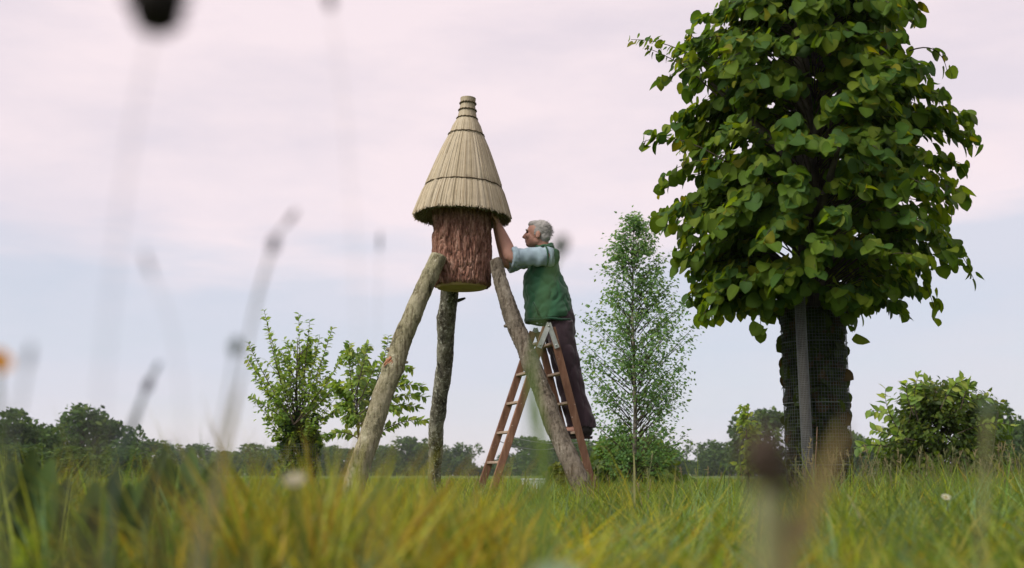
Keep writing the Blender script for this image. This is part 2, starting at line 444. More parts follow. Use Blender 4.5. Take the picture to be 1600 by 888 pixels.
stub(at(796, 508, 8.90), (-1, -0.3, -0.3), 0.020, 0.046, M['pole_brown'], RL)
stub(at(862, 655, 8.71), (-1, -0.3, -0.3), 0.020, 0.060, M['pole_brown'], RL)
stub(at(700, 470, 9.42), (0.2, -1, 0.2), 0.016, 0.09, M['pole_grey'], BL)
stub(at(715, 470, 9.46), (1, -0.2, 0.3), 0.016, 0.07, M['pole_grey'], BL)

# ------------------------------------------------------------------ conical straw roof
top = at(731.5, 154, HY + 0.03); eave = at(722, 340, HY)
roof = empty('straw_roof', eave, 'tall conical straw thatch roof bound with cords, on top of the log', 'thatch roof')
AX = (top - eave).normalized(); L = (top - eave).length
RX = (Vector((1, 0, 0)) - AX * AX.x).normalized(); RY = AX.cross(RX)
prof = [(0.0, 0.060), (0.06, 0.062), (0.165, 0.076), (0.29, 0.130), (0.50, 0.212), (0.73, 0.300), (0.93, 0.372), (1.0, 0.392)]
def pr(s):
    for (a, ra), (b2, rb) in zip(prof, prof[1:]):
        if s <= b2: f = (s - a) / (b2 - a); return ra + (rb - ra) * f
    return prof[-1][1] + (s - 1) * 0.35
def rp_(s, a, dr=0.0):
    r = pr(s) + dr
    return top - AX * (L * s) + (RX * math.cos(a) + RY * math.sin(a)) * r
HOOPS = [0.045, 0.105, 0.175, 0.315, 0.755]
def pinch(s): return -0.007 * max(math.exp(-((s - h) / 0.015) ** 2) for h in HOOPS)
NBUN = 46
straw_cols = np.array([(0.58, 0.50, 0.36), (0.50, 0.43, 0.30), (0.64, 0.57, 0.43), (0.42, 0.35, 0.23), (0.34, 0.26, 0.16)])
SS = [0.0, 0.05, 0.11, 0.175, 0.24, 0.315, 0.42, 0.53, 0.64, 0.73, 0.755, 0.80, 0.9, 1.0]
for bi in range(NBUN):
    a0 = 2 * math.pi * bi / NBUN; da = 2 * math.pi / NBUN
    Vv = []; Ff = []; cc = []
    bulk = random.uniform(-0.004, 0.006)
    for q in range(64):
        f = (q + random.uniform(0.1, 0.9)) / 64 - 0.5
        layer = random.random()
        hump = (0.011 * math.sqrt(max(0, 1 - (2 * f) ** 2)) + bulk)      # each bundle bulges
        a1 = a0 + f * da * 1.08; dev = random.gauss(0, 0.05) * da
        s_end = 1.0 + random.gauss(0.0, 0.008) - 0.006 * layer
        s_st = 0.0 if layer > 0.35 or q % 3 == 0 else random.uniform(0.2, 0.74)
        rs = random.uniform(0.0022, 0.0042)
        depth = -0.014 * layer
        pts = []
        for s in SS:
            if s < s_st: continue
            s2 = s if s < 1.0 else s_end
            lift = hump * min(1, s2 / 0.5) + pinch(s2) + depth * min(1, s2 * 2)
            if s2 > 0.76: lift += 0.006 * (s2 - 0.76) * 4 * random.uniform(-0.3, 1)
            pts.append(rp_(s2, a1 + dev * (s2 ** 1.5), lift))
        if len(pts) < 2: continue
        b0 = len(Vv)
        col_ = straw_cols[random.choices(range(5), (5, 4, 3, 2, 0.8))[0]] * random.uniform(0.82, 1.1)
        tang = (-RX * math.sin(a1) + RY * math.cos(a1)); outw = RX * math.cos(a1) + RY * math.sin(a1)
        for p in pts:
            Vv += [p - tang * rs, p + outw * rs * 1.3, p + tang * rs]; cc += [col_] * 3
        for i in range(len(pts) - 1):
            u = b0 + 3 * i
            Ff += [(u, u + 1, u + 4, u + 3), (u + 1, u + 2, u + 5, u + 4)]
    link('straw_bundle', np_mesh('straw_bundle', np.array([tuple(v) for v in Vv]), [np.array(Ff)], np.array(cc), False), roof, M['straw'])
# thatch core: the thickness of the roof, with the cut straw ends round the rim
core_prof = [(s, -0.016 * min(1, s * 2 + 0.2)) for s in SS[:-1]] + [(0.985, -0.016), (0.985, -0.085), (0.80, -0.095), (0.5, -0.09)]
Vv = []; Ff = []; nu = 64
for (s, dr) in core_prof:
    for k in range(nu): Vv.append(tuple(rp_(s, 2 * math.pi * k / nu, dr)))
for j in range(len(core_prof) - 1):
    for k in range(nu): Ff.append((j * nu + k, j * nu + (k + 1) % nu, (j + 1) * nu + (k + 1) % nu, (j + 1) * nu + k))
link('thatch_core', np_mesh('thatch_core', np.array(Vv), [np.array(Ff)], np.tile([(0.27, 0.20, 0.10)], (len(Vv), 1))), roof, M['straw'])
Vv = []; Ff = []; cc = []
for q in range(2600):
    a1 = random.uniform(0, 2 * math.pi); dr = random.uniform(-0.09, 0.004)
    p0 = rp_(0.95, a1, dr); p1 = rp_(1.0 + random.gauss(-0.004, 0.006), a1 + random.gauss(0, 0.01), dr + random.gauss(0.004, 0.004))
    t_ = (-RX * math.sin(a1) + RY * math.cos(a1)) * 0.0032; o_ = (RX * math.cos(a1) + RY * math.sin(a1)) * 0.0032
    b0 = len(Vv); Vv += [p0 - t_, p0 + o_, p0 + t_, p1 - t_, p1 + o_, p1 + t_]
    Ff += [(b0, b0 + 1, b0 + 4, b0 + 3), (b0 + 1, b0 + 2, b0 + 5, b0 + 4), (b0 + 2, b0, b0 + 3, b0 + 5)]
    cc += [straw_cols[random.randrange(2, 5)] * random.uniform(0.6, 1.0)] * 6
o = link('straw_ends', np_mesh('straw_ends', np.array([tuple(v) for v in Vv]), [np.array(Ff)], np.array(cc), False), roof, M['straw']); o['kind'] = 'stuff'
# cut straw tips on top of the neck
mb = MB()
for q in range(160):
    a1 = random.uniform(0, 6.283); r_ = math.sqrt(random.random()) * 0.056
    p = top - AX * 0.03 + (RX * math.cos(a1) + RY * math.sin(a1)) * r_
    mb.tube([p, p + AX * (0.03 + random.uniform(-.008, .008))], 0.0042, 5)
me = mb.mesh('cut_tips', False); a_ = me.color_attributes.new('col', 'FLOAT_COLOR', 'POINT')
a_.data.foreach_set('color', np.tile([0.52, 0.45, 0.30, 1], (len(me.vertices), 1)).astype(np.float32).ravel())
link('cut_tips', me, roof, M['straw'])['kind'] = 'stuff'
for h in HOOPS:
    pts = [rp_(h + 0.003 * math.sin(k * 1.7), 2 * math.pi * k / 60, 0.003 + (0.007 if h > 0.3 else 0.003) + 0.0015 * math.sin(k * 2.1)) for k in range(61)]
    mb = MB(); mb.tube(pts, 0.0058 if h < 0.3 else 0.0052, 6, False); mb.build('binding_cord', M['cord'], roof)

# ------------------------------------------------------------------ stepladder
lad = empty('stepladder', at(850, 790, 9.15), 'weathered brown wooden stepladder standing open under the man', 'stepladder')
W_ = Vector((-0.108, 0.32, 0))
fl = at(759, 800, 8.93); fl.z = 0.0
fr = at(936, 800, 9.17); fr.z = 0.0
apl = at(853, 512, 9.05); apr = at(862, 512, 9.06)
side = (fr - fl).normalized()
def stile(p, q): return MB().beam(p, q, side, 0.058, 0.028).build('stile', M['ladder'], lad, False)
secs = []
for (ft, ap) in ((fl, apl), (fr, apr)):
    for off in (Vector(), W_):
        s_ = stile(ft + off, ap + off * 0.92 + Vector((0, 0, 0.0)))
    zz = 0.14
    while zz < ap.z - 0.06:
        f = zz / ap.z
        p = ft.lerp(ap, f); wv = W_ * (1 - 0.08 * f); d = wv.normalized()
        MB().beam(p + d * 0.016, p + wv - d * 0.016, side, 0.050, 0.020).build('rung', M['rung'], lad, False)
        zz += 0.236
# hinge brackets: flat steel straps over the top on both sides
for off in (Vector((0, -0.020, 0)), W_ * 0.92 + Vector((0, 0.02, 0))):
    b_ = MB()
    tl = apl.lerp(fl, 0.115) + off; tr = apr.lerp(fr, 0.115) + off
    tp = (apl + apr) / 2 + off + Vector((0, 0, 0.022))
    b_.beam(tl, tp + (tp - tl).normalized() * 0.012, (0, 1, 0), 0.005, 0.040)
    b_.beam(tr + Vector((0, -0.004, 0)), tp + (tp - tr).normalized() * 0.012 + Vector((0, -0.004, 0)), (0, 1, 0), 0.005, 0.040)
    br = b_.build('hinge_bracket', M['metal'], lad, False)
    for q in (tl.lerp(tp, 0.12), tr.lerp(tp, 0.12), tp - Vector((0, 0, 0.012))):
        MB().tube([q + Vector((0, -0.012, 0)), q + Vector((0, 0.004, 0))], 0.008, 10).build('bolt', M['metal'], br)
for k, (fz, sag) in enumerate(((0.40, 0.03), (0.385, 0.05))):
    off = W_ * (0.02 if k == 0 else 0.95)
    p, q = fl.lerp(apl, fz) + off, fr.lerp(apr, fz - 0.03) + off
    pts = [p.lerp(q, i / 16) - Vector((0, 0, sag * 4 * (i / 16) * (1 - i / 16))) for i in range(17)]
    MB().tube(pts, 0.0032, 6).build('safety_rope', M['rope'], lad)

# ------------------------------------------------------------------ the man on the ladder
def remeshed(mbs, name, vox, smooth_it=4, disp=None):
    me = bpy.data.meshes.new('tmp'); me.from_pydata([tuple(v) for v in mbs.v], [], mbs.f); me.update()
    o = bpy.data.objects.new('tmp', me); COL.objects.link(o)
    r = o.modifiers.new('r', 'REMESH'); r.mode = 'VOXEL'; r.voxel_size = vox; r.adaptivity = 0
    if smooth_it:
        s_ = o.modifiers.new('s', 'SMOOTH'); s_.factor = 0.5; s_.iterations = smooth_it
    dg = bpy.context.evaluated_depsgraph_get()
    m2 = bpy.data.meshes.new_from_object(o.evaluated_get(dg)); m2.name = name
    bpy.data.objects.remove(o); bpy.data.meshes.remove(me)
    if disp:
        n = len(m2.vertices); co = np.empty(n * 3, np.float32); no = np.empty(n * 3, np.float32)
        m2.vertices.foreach_get('co', co); m2.vertices.foreach_get('normal', no)
        co = co.reshape(-1, 3); no = no.reshape(-1, 3)
        h = np.array([disp(Vector(c)) for c in co], np.float32)
        co = co + no * h[:, None]; m2.vertices.foreach_set('co', co.ravel()); m2.update()
    m2.polygons.foreach_set('use_smooth', [True] * len(m2.polygons))
    return m2
def sm(pts, n=5):
    """Catmull-Rom through (vector, radius...) stations"""
    out_ = []
    for i in range(len(pts) - 1):
        p0, p1, p2, p3 = (np.array(pts[max(i - 1, 0)]), np.array(pts[i]), np.array(pts[i + 1]), np.array(pts[min(i + 2, len(pts) - 1)]))
        for k in range(n):
            t = k / n
            out_.append(0.5 * ((2 * p1) + (-p0 + p2) * t + (2 * p0 - 5 * p1 + 4 * p2 - p3) * t * t + (-p0 + 3 * p1 - 3 * p2 + p3) * t ** 3))
    out_.append(np.array(pts[-1])); return out_
def limb(mb_, st, n=16, side=(0, 1, 0)):
    """st: (point, radius along side, radius across)"""
    q = sm([(*p, a_, b2) for (p, a_, b2) in st])
    mb_.tube([Vector(x[:3]) for x in q], [(x[3], x[4]) for x in q], n, True, side=side)

PY = 9.36
man = empty('person', at(900, 680, PY), 'man in green fleece vest and dark trousers on the ladder, arms raised under the roof', 'person')
hipc = at(877, 505, PY); pel = at(876, 492, PY); chest = at(851, 425, PY); neckb = at(853, 396, PY); headc = at(839, 366, PY)
shn = at(861, 401, PY - 0.19); eln = at(799, 402, PY - 0.27); wrn = at(779, 352, PY - 0.22)
shf = at(851, 402, PY + 0.19); elf = at(793, 412, PY + 0.10); wrf = at(775, 356, PY + 0.02)
kn = at(894, 590, PY - 0.09); an = at(913, 664, PY - 0.09)
kf = at(884, 592, PY + 0.08); af = at(899, 664, PY + 0.08)
hn = at(874, 512, PY - 0.09); hf = at(870, 512, PY + 0.09)
body = MB()
limb(body, [(hipc + Vector((0, 0, -0.05)), 0.13, 0.09), (pel, 0.13, 0.09), (at(855, 455, PY), 0.12, 0.09), (chest, 0.15, 0.09), (at(854, 402, PY), 0.12, 0.075), (neckb, 0.06, 0.06)])
for (h_, k_, a_) in ((hn, kn, an), (hf, kf, af)):
    limb(body, [(h_, 0.085, 0.085), (h_.lerp(k_, 0.5), 0.072, 0.075), (k_, 0.055, 0.058), (k_.lerp(a_, 0.4), 0.052, 0.056), (a_, 0.04, 0.042)])
    body.ball(a_ + Vector((-0.06, 0, -0.045)), (0.11, 0.042, 0.032))
limb(body, [(at(855, 404, PY), 0.06, 0.06), (at(850, 391, PY), 0.055, 0.06), (at(846, 380, PY), 0.055, 0.058), (headc, 0.05, 0.05)])
# head: faces the log, tilted a touch downward towards the hands
HR = Matrix.Rotation(R(6), 3, 'Y') @ Matrix.Rotation(R(-8), 3, 'Z')
def hp(x, y, z): return headc + HR @ Vector((x, y, z))
body.ball(hp(0.012, 0, 0.018), (0.098, 0.074, 0.096), 24, 16, HR)        # skull
body.ball(hp(-0.032, 0, -0.045), (0.060, 0.060, 0.072), 20, 14, HR)     # face
body.ball(hp(-0.052, 0, -0.092), (0.034, 0.040, 0.026), 16, 10, HR)     # chin
body.ball(hp(0.0, 0, -0.065), (0.066, 0.060, 0.045), 16, 10, HR)        # jaw
body.ball(hp(-0.080, 0, 0.020), (0.014, 0.050, 0.013), 14, 8, HR)       # brow
body.tube([hp(-0.086, 0, 0.006), hp(-0.102, 0, -0.018), hp(-0.112, 0, -0.034), hp(-0.092, 0, -0.044)], [0.009, 0.012, 0.015, 0.010], 10)   # nose
body.ball(hp(-0.086, 0, -0.062), (0.011, 0.022, 0.007), 10, 6, HR); body.ball(hp(-0.084, 0, -0.074), (0.011, 0.020, 0.008), 10, 6, HR)  # lips
for s_ in (-1, 1):
    body.ball(hp(-0.066, s_ * 0.042, -0.03), (0.022, 0.022, 0.024), 10, 8, HR)   # cheeks
    body.ball(hp(0.020, s_ * 0.076, -0.018), (0.022, 0.011, 0.034), 12, 10, HR)  # ears
    body.ball(hp(0.012, s_ * 0.080, -0.04), (0.010, 0.008, 0.012), 8, 6, HR)
# arms and hands
def hand(mb_, wr, fwd, palm_n, thumb_side):
    """palm and five bent fingers reaching along fwd and curling towards palm_n"""
    fwd = Vector(fwd).normalized(); pn = Vector(palm_n); pn = (pn - fwd * pn.dot(fwd)).normalized(); sd_ = fwd.cross(pn) * thumb_side
    pc = wr + fwd * 0.05
    q = [(wr, 0.030, 0.021), (wr + fwd * 0.03, 0.038, 0.018), (wr + fwd * 0.065, 0.043, 0.016), (wr + fwd * 0.092, 0.040, 0.013)]
    limb(mb_, q, 14, sd_)
    for i, (ln, o_) in enumerate(((0.070, 0.031), (0.080, 0.011), (0.075, -0.010), (0.058, -0.030))):
        b0 = wr + fwd * 0.085 + sd_ * o_
        k1 = b0 + fwd * ln * 0.5 + pn * 0.010; k2 = k1 + fwd * ln * 0.25 + pn * 0.026; k3 = k2 + fwd * ln * 0.05 + pn * 0.024
        mb_.tube([b0, k1, k2, k3], [0.0095, 0.009, 0.0085, 0.0065], 8)
    t0 = wr + fwd * 0.025 + sd_ * 0.030
    t1 = t0 + fwd * 0.030 + sd_ * 0.026 + pn * 0.012; t2 = t1 + fwd * 0.030 + sd_ * 0.006 + pn * 0.016
    mb_.tube([t0, t1, t2], [0.014, 0.011, 0.008], 8)
arm_sides = (0, 1, 0)
limb(body, [(shn, 0.062, 0.064), (shn.lerp(eln, 0.5), 0.048, 0.052), (eln, 0.040, 0.046), (eln.lerp(wrn, 0.28), 0.043, 0.052), (eln.lerp(wrn, 0.65), 0.036, 0.042), (wrn, 0.029, 0.027)])
limb(body, [(shf, 0.062, 0.064), (shf.lerp(elf, 0.5), 0.048, 0.052), (elf, 0.040, 0.046), (elf.lerp(wrf, 0.28), 0.042, 0.048), (elf.lerp(wrf, 0.65), 0.035, 0.040), (wrf, 0.029, 0.027)])
hand(body, wrn, (-0.25, 0.25, 1.0), (-1, 0.2, 0), 1)
hand(body, wrf, (-0.30, 0.05, 1.0), (-1, 0.1, 0), -1)
bo = link('body', remeshed(body, 'body', 0.0055, 3), man, M['skin'])
for s_ in (-1, 1):
    MB().ball(hp(-0.076, s_ * 0.030, 0.002), (0.012, 0.013, 0.009), 10, 8, HR).build('eye', M['dark'], bo)
    b_ = MB(); b_.tube([hp(-0.092, s_ * 0.012, 0.020), hp(-0.090, s_ * 0.032, 0.026), hp(-0.074, s_ * 0.052, 0.018)], [0.004, 0.006, 0.003], 6); b_.build('eyebrow', M['hair'], bo)
# hair: short, receding at the forehead, fuller at the back
hair = MB()
hair.ball(hp(0.030, 0, 0.030), (0.090, 0.080, 0.094), 24, 16, HR)
hair.ball(hp(0.062, 0, -0.015), (0.055, 0.070, 0.065), 20, 12, HR)
hair.ball(hp(-0.02, 0, 0.078), (0.062, 0.062, 0.036), 20, 12, HR)
for s_ in (-1, 1): hair.ball(hp(0.012, s_ * 0.062, 0.010), (0.035, 0.018, 0.045), 12, 8, HR)
def hair_d(p): return 0.004 * mn.noise(p * 45) + 0.003 * mn.noise(p * 110)
link('hair', remeshed(hair, 'hair', 0.005, 1, hair_d), man, M['hair'])
hb_ = MB()
for k in range(900):
    d = Vector((random.gauss(0.25, 0.6), random.gauss(0, 0.7), random.gauss(0.25, 0.6))).normalized()
    c_ = Vector((0.030, 0, 0.022)); p = hp(*(c_ + Vector((d.x * 0.086, d.y * 0.076, d.z * 0.090))))
    if d.x < -0.45 and d.z < 0.55: continue
    q = p + HR @ (d * 0.007 + Vector((random.gauss(0.012, 0.008), random.gauss(0, 0.008), random.gauss(-0.004, 0.008))))
    hb_.tube([p, q], [0.0016, 0.0006], 3, False)
hb_.build('hair_strands', M['hair'], bpy.data.objects['hair'])['kind'] = 'stuff'

# trousers
tro = MB()
limb(tro, [(at(872, 480, PY), 0.150, 0.112), (at(875, 500, PY), 0.160, 0.126), (at(876, 520, PY), 0.158, 0.13), (at(876, 532, PY), 0.12, 0.10)], 24)
for (h_, k_, a_, s_) in ((hn, kn, an, 1), (hf, kf, af, -1)):
    limb(tro, [(h_ + Vector((0, 0, 0.05)), 0.092, 0.115), (h_ + Vector((0.005, 0, -0.06)), 0.094, 0.118), (h_.lerp(k_, 0.55), 0.086, 0.104), (k_, 0.076, 0.088),
               (k_.lerp(a_, 0.5), 0.074, 0.082), (a_ + Vector((0.006, 0, 0.02)), 0.072, 0.086), (a_ + Vector((0.010, 0, -0.022)), 0.071, 0.088)], 20)
def tro_d(p):
    return 0.010 * mn.noise(Vector((p.x * 9, p.y * 9, p.z * 14 + p.x * 14))) - 0.010 * (1 - abs(mn.noise(Vector((p.x * 9 + p.z * 2, p.y * 9, p.z * 4 - p.x * 6))))) ** 5 + 0.004 * abs(mn.noise(Vector((p.x * 22 + p.z * 10, p.y * 20, p.z * 34))))
tr = link('trousers', remeshed(tro, 'trousers', 0.009, 3, tro_d), man, M['trousers'])
# boots
for a_ in (an, af):
    bt = MB()
    bt.tube([a_ + Vector((0.012, 0, 0.05)), a_ + Vector((0.012, 0, -0.06))], [0.056, 0.058], 16)
    bt.ball(a_ + Vector((-0.02, 0, -0.070)), (0.085, 0.050, 0.036), 16, 10)
    bt.ball(a_ + Vector((-0.11, 0, -0.076)), (0.075, 0.050, 0.034), 16, 10)
    bo2 = link('boot', remeshed(bt, 'boot', 0.008, 2), man, M['boot'])
    so = MB(); so.tube([a_ + Vector((-0.06, 0, -0.113)), a_ + Vector((-0.06, 0, -0.092))], [(0.125, 0.050), (0.128, 0.052)], 20, side=(1, 0, 0))
    so.build('sole', M['dark'], bo2, False)
# vest
ve = MB()
limb(ve, [(at(859, 501, PY), 0.198, 0.204), (at(858, 492, PY), 0.202, 0.205), (at(854, 465, PY), 0.200, 0.194), (at(849, 440, PY), 0.196, 0.174), (at(850, 418, PY), 0.195, 0.135), (at(853, 400, PY), 0.165, 0.095),
          (at(853, 391, PY), 0.085, 0.075), (at(851, 386, PY), 0.072, 0.072)], 28)
for s_ in (shn, shf): ve.ball(s_ + Vector((0.015, 0, 0.0)), (0.070, 0.050, 0.072), 16, 10)
def ve_d(p):
    return 0.012 * mn.noise(Vector((p.x * 8 + p.z * 5, p.y * 8, p.z * 11))) - 0.010 * (1 - abs(mn.noise(Vector((p.x * 9 + p.z * 6, p.y * 9, p.z * 7 - p.x * 9))))) ** 6 + 0.007 * mn.noise(Vector((p.x * 18, p.y * 16, p.z * 26 - p.x * 12)))
vo = link('vest', remeshed(ve, 'vest', 0.009, 4, ve_d), man, M['vest'])
# collar, hem and armhole binding
hemc = at(859, 503, PY)
for (cc_, ra, rb, nm) in ((hemc, 0.198, 0.196, 'hem'), (at(851, 387, PY), 0.074, 0.074, 'collar')):
    pts = [cc_ + Vector((ra * math.cos(k / 40 * 2 * math.pi), rb * math.sin(k / 40 * 2 * math.pi), 0.004 * math.sin(k * 0.9))) for k in range(41)]
    MB().tube(pts, 0.011, 8, False).build(nm, M['vest_edge'] if nm == 'hem' else M['vest'], vo)
for (s_, e_) in ((shn, eln), (shf, elf)):
    d = (e_ - s_).normalized(); x = Vector((0, 1, 0)); x = (x - d * x.dot(d)).normalized(); y = d.cross(x); c_ = s_ + d * 0.045
    pts = [c_ + x * 0.066 * math.cos(k / 24 * 6.2832) + y * 0.084 * math.sin(k / 24 * 6.2832) for k in range(25)]
    MB().tube(pts, 0.008, 6, False).build('armhole_binding', M['vest_edge'], vo)
MB().tube([at(833, 472, PY - 0.205), at(838, 482, PY - 0.208), at(842, 493, PY - 0.208)], 0.007, 6).build('pocket_welt', M['vest_edge'], vo)
# shirt sleeves rolled above the elbow
for (s_, e_, w_) in ((shn, eln, wrn), (shf, elf, wrf)):
    sl = MB(); ext = e_ + (e_ - s_).normalized() * 0.0
    limb(sl, [(s_ + (s_ - e_).normalized() * 0.02, 0.060, 0.075), (s_.lerp(e_, 0.2), 0.064, 0.080), (s_.lerp(e_, 0.55), 0.062, 0.074), (s_.lerp(e_, 0.8), 0.062, 0.072), (s_.lerp(e_, 0.93), 0.064, 0.074)], 20)
    def sl_d(p):
        d = (e_ - s_).normalized(); u = (p - s_).dot(d)
        return 0.007 * math.sin(u * 75 + 4 * mn.noise(p * 9)) * (0.4 + abs(mn.noise(p * 7))) + 0.009 * mn.noise(p * 14)
    so = link('shirt_sleeve', remeshed(sl, 'shirt_sleeve', 0.006, 3, sl_d), man, M['shirt'])
    d = (e_ - s_).normalized(); cu = MB()
    limb(cu, [(e_ - d * 0.052, 0.062, 0.073), (e_ - d * 0.046, 0.073, 0.085), (e_ - d * 0.012, 0.074, 0.086), (e_ - d * 0.002, 0.066, 0.078)], 20)
    link('rolled_cuff', remeshed(cu, 'rolled_cuff', 0.006, 2, lambda p: 0.007 * mn.noise(p * 30)), so, M['shirt'])

# ------------------------------------------------------------------ trees near the hive
def interp(tab, y):
    ks = sorted(tab)
    if y <= ks[0]: return tab[ks[0]]
    for a_, b2 in zip(ks, ks[1:]):
        if y <= b2: return tab[a_] + (tab[b2] - tab[a_]) * (y - a_) / (b2 - a_)
    return tab[ks[-1]]
def sprays(axis_px, Yd, left, right, y0, y1, n, nleaf, droop, rise, inner=(0.55, 1.0), seed=1, depth=1.0, wide=1.0):
    """twigs from the trunk out to the crown's outline; gives twig lines and leaf stations"""
    rnd = random.Random(seed); twigs = []; P = []; O = []; T = []
    for q in range(n):
        py = rnd.uniform(y0, y1)
        ph = rnd.uniform(0, 2 * math.pi)
        hw = interp(left, py) if math.cos(ph) < 0 else interp(right, py)
        hm = 0.5 * (interp(left, py) + interp(right, py))
        rx = sz(hw, Yd) * wide; ry = sz(hm, Yd) * depth
        f = rnd.uniform(*inner) ** 0.6
        lump = 1 + 0.20 * mn.noise(Vector((math.cos(ph) * 1.7, math.sin(ph) * 1.7 + seed, py * 0.011)))
        c_ = at(axis_px, py, Yd)
        end = c_ + Vector((rx * math.cos(ph), ry * math.sin(ph), 0)) * (f * lump)
        R_ = (end - c_).length
        sta = Vector((c_.x + (end.x - c_.x) * 0.08, c_.y + (end.y - c_.y) * 0.08, max(end.z - rise * R_ * rnd.uniform(0.7, 1.3), 0.15)))
        ctl = sta.lerp(end, 0.62) + Vector((0, 0, droop * R_ * rnd.uniform(0.7, 1.3)))
        pts = []
        for i in range(9):
            t = i / 8
            pts.append(sta * (1 - t) ** 2 + ctl * 2 * t * (1 - t) + end * t * t)
        twigs.append(pts)
        outv = Vector((math.cos(ph), math.sin(ph), 0))
        for i in range(nleaf):
            t = 1.02 - 0.62 * (i / nleaf) * rnd.uniform(0.9, 1.1)
            x = min(max(t, 0), 1) * 8; k = min(int(x), 7); p = pts[k].lerp(pts[k + 1], x - k)
            tg = (pts[k + 1] - pts[k]).normalized()
            P.append(p); O.append(outv); T.append(tg)
    return twigs, np.array([tuple(v) for v in P]), np.array([tuple(v) for v in O]), np.array([tuple(v) for v in T])
def twig_mesh(mb_, twigs, r0, r1, n=4):
    for t in twigs:
        m_ = len(t); mb_.tube(t, [r0 + (r1 - r0) * i / (m_ - 1) for i in range(m_)], n, False)
def pick_cols(n, pal, wts, rng, jit=0.18):
    c_ = np.array(pal)[rng.choice(len(pal), n, p=np.array(wts) / sum(wts))]
    return c_ * (1 + rng.uniform(-jit, jit, (n, 1)))

# --- the lime tree at the right with its 300 largest leaves as pieces of their own
LY = 8.5; LAX = 1270
tree = empty('lime_tree', at(LAX, 800, LY).xy.to_3d(), 'large leafy lime tree with big heart-shaped leaves, trunk inside a wire guard', 'tree')
lx = at(LAX, 500, LY).x
left = {-330: 20, -250: 70, -120: 118, 0: 118, 30: 150, 50: 205, 120: 236, 215: 266, 300: 254, 380: 238, 430: 215, 490: 175, 515: 95, 530: 50}
right = {-330: 20, -250: 84, -120: 150, 0: 172, 110: 190, 220: 225, 340: 236, 430: 226, 470: 185, 490: 135, 510: 70, 530: 45}
tw, P, O, T = sprays(LAX, LY, left, right, -300, 486, 820, 25, 0.36, 0.18, (0.38, 1.0), 3, 0.95, 1.06)
# the long bare-ish branch that sticks out at the upper left, and hanging sprays low at both sides
extra = []
for (a_, b2, c_, n_) in (((1150, 130), (1060, 60), (986, 62), 34), ((1120, 150), (1070, 95), (1010, 75), 26), ((1140, 120), (1090, 60), (1075, 52), 24), ((1130, 250), (1050, 200), (1005, 222), 22),
                         ((1180, 420), (1110, 440), (1100, 495), 16), ((1400, 330), (1490, 350), (1522, 438), 20), ((1380, 380), (1440, 400), (1462, 490), 18), ((1340, 430), (1400, 450), (1412, 500), 14),
                         ((1230, 440), (1180, 470), (1190, 516), 14), ((1300, 460), (1330, 480), (1332, 520), 6), ((1420, 80), (1470, 60), (1480, 112), 9), ((1440, 180), (1510, 170), (1526, 232), 9)):
    A, B, C = at(*a_, LY - 0.25), at(*b2, LY - 0.3), at(*c_, LY - 0.3)
    pts = [A * (1 - t) ** 2 + B * 2 * t * (1 - t) + C * t * t for t in [i / 8 for i in range(9)]]
    tw.append(pts); outv = Vector((C.x - lx, C.y - LY, 0)).normalized()
    PP = []
    for i in range(n_):
        x = (1 - 0.72 * i / n_) * 8 - 1e-4; k = int(x); PP.append((tuple(pts[k].lerp(pts[k + 1], x - k)), tuple(outv), tuple((pts[k + 1] - pts[k]).normalized())))
    P = np.vstack([P, [q[0] for q in PP]]); O = np.vstack([O, [q[1] for q in PP]]); T = np.vstack([T, [q[2] for q in PP]])
n = len(P); rng = np.random.default_rng(5)
sd2 = nrm(np.cross(T, np.array([0, 0, 1.0]))) * np.where(np.arange(n) % 2, 1, -1)[:, None]
P = P + rng.normal(0, 0.020, (n, 3)) + sd2 * 0.02
D = O * 0.25 + T * 0.30 + sd2 * 0.45 + np.array([0, 0, -0.60]) + rng.normal(0, 0.35, (n, 3))
N = O * 0.60 + np.array([0, 0, 0.65]) + rng.normal(0, 0.40, (n, 3))
S = rng.uniform(0.050, 0.115, n)
far_tip = P[:, 0] < at(1075, 60, LY).x
S = np.where(far_tip & (P[:, 2] > at(1000, 120, LY).z), S * 0.62, S)
Mx = leaf_mats(P, D, N, S)
pal = [(0.085, 0.155, 0.020), (0.110, 0.180, 0.020), (0.058, 0.125, 0.028), (0.150, 0.210, 0.022), (0.19, 0.20, 0.020)]
cols = pick_cols(n, pal, [4, 4, 3, 2, 0.5], rng)
# largest in view: outermost towards the camera and turned to it
facing = np.abs(Mx[:, 1, 2] / S) * S * S
rel = -(P[:, 1] - LY) / 1.2
score = np.where((P[:, 2] < at(1273, -5, LY).z), facing * (0.2 + np.clip(rel, 0, 2)), -1)
order = np.argsort(-score); big = order[:300]; rest = order[300:]
crown = link('crown', leaf_cloud('crown', HEART, P[rest], Mx[rest], cols[rest]), tree, M['leaf_lime']); crown['kind'] = 'stuff'
leaf_me = []
for k in range(12):
    tpl = leaf_template([0.12, 0.43, 0.54, 0.54, 0.42, 0.20, 0.004], [-0.05, 0.01, 0.22, 0.50, 0.75, 0.90, 1.0], random.uniform(0.1, 0.35), random.uniform(0.1, 0.35))
    leaf_me.append(np_mesh('lime_leaf', tpl[0] + np.array([[random.uniform(-.02, .02), 0, random.uniform(-.02, .02)] for _ in tpl[0]]), [tpl[1]], np.tile(pick_cols(1, pal, [4, 4, 3, 2, 0.5], rng), (len(tpl[0]), 1)) * np.where(np.arange(len(tpl[0])) % 3 == 1, 1.22, 0.94)[:, None]))
for q in leaf_me: q.materials.append(M['leaf_lime'])
tinv = world_of(tree).inverted()
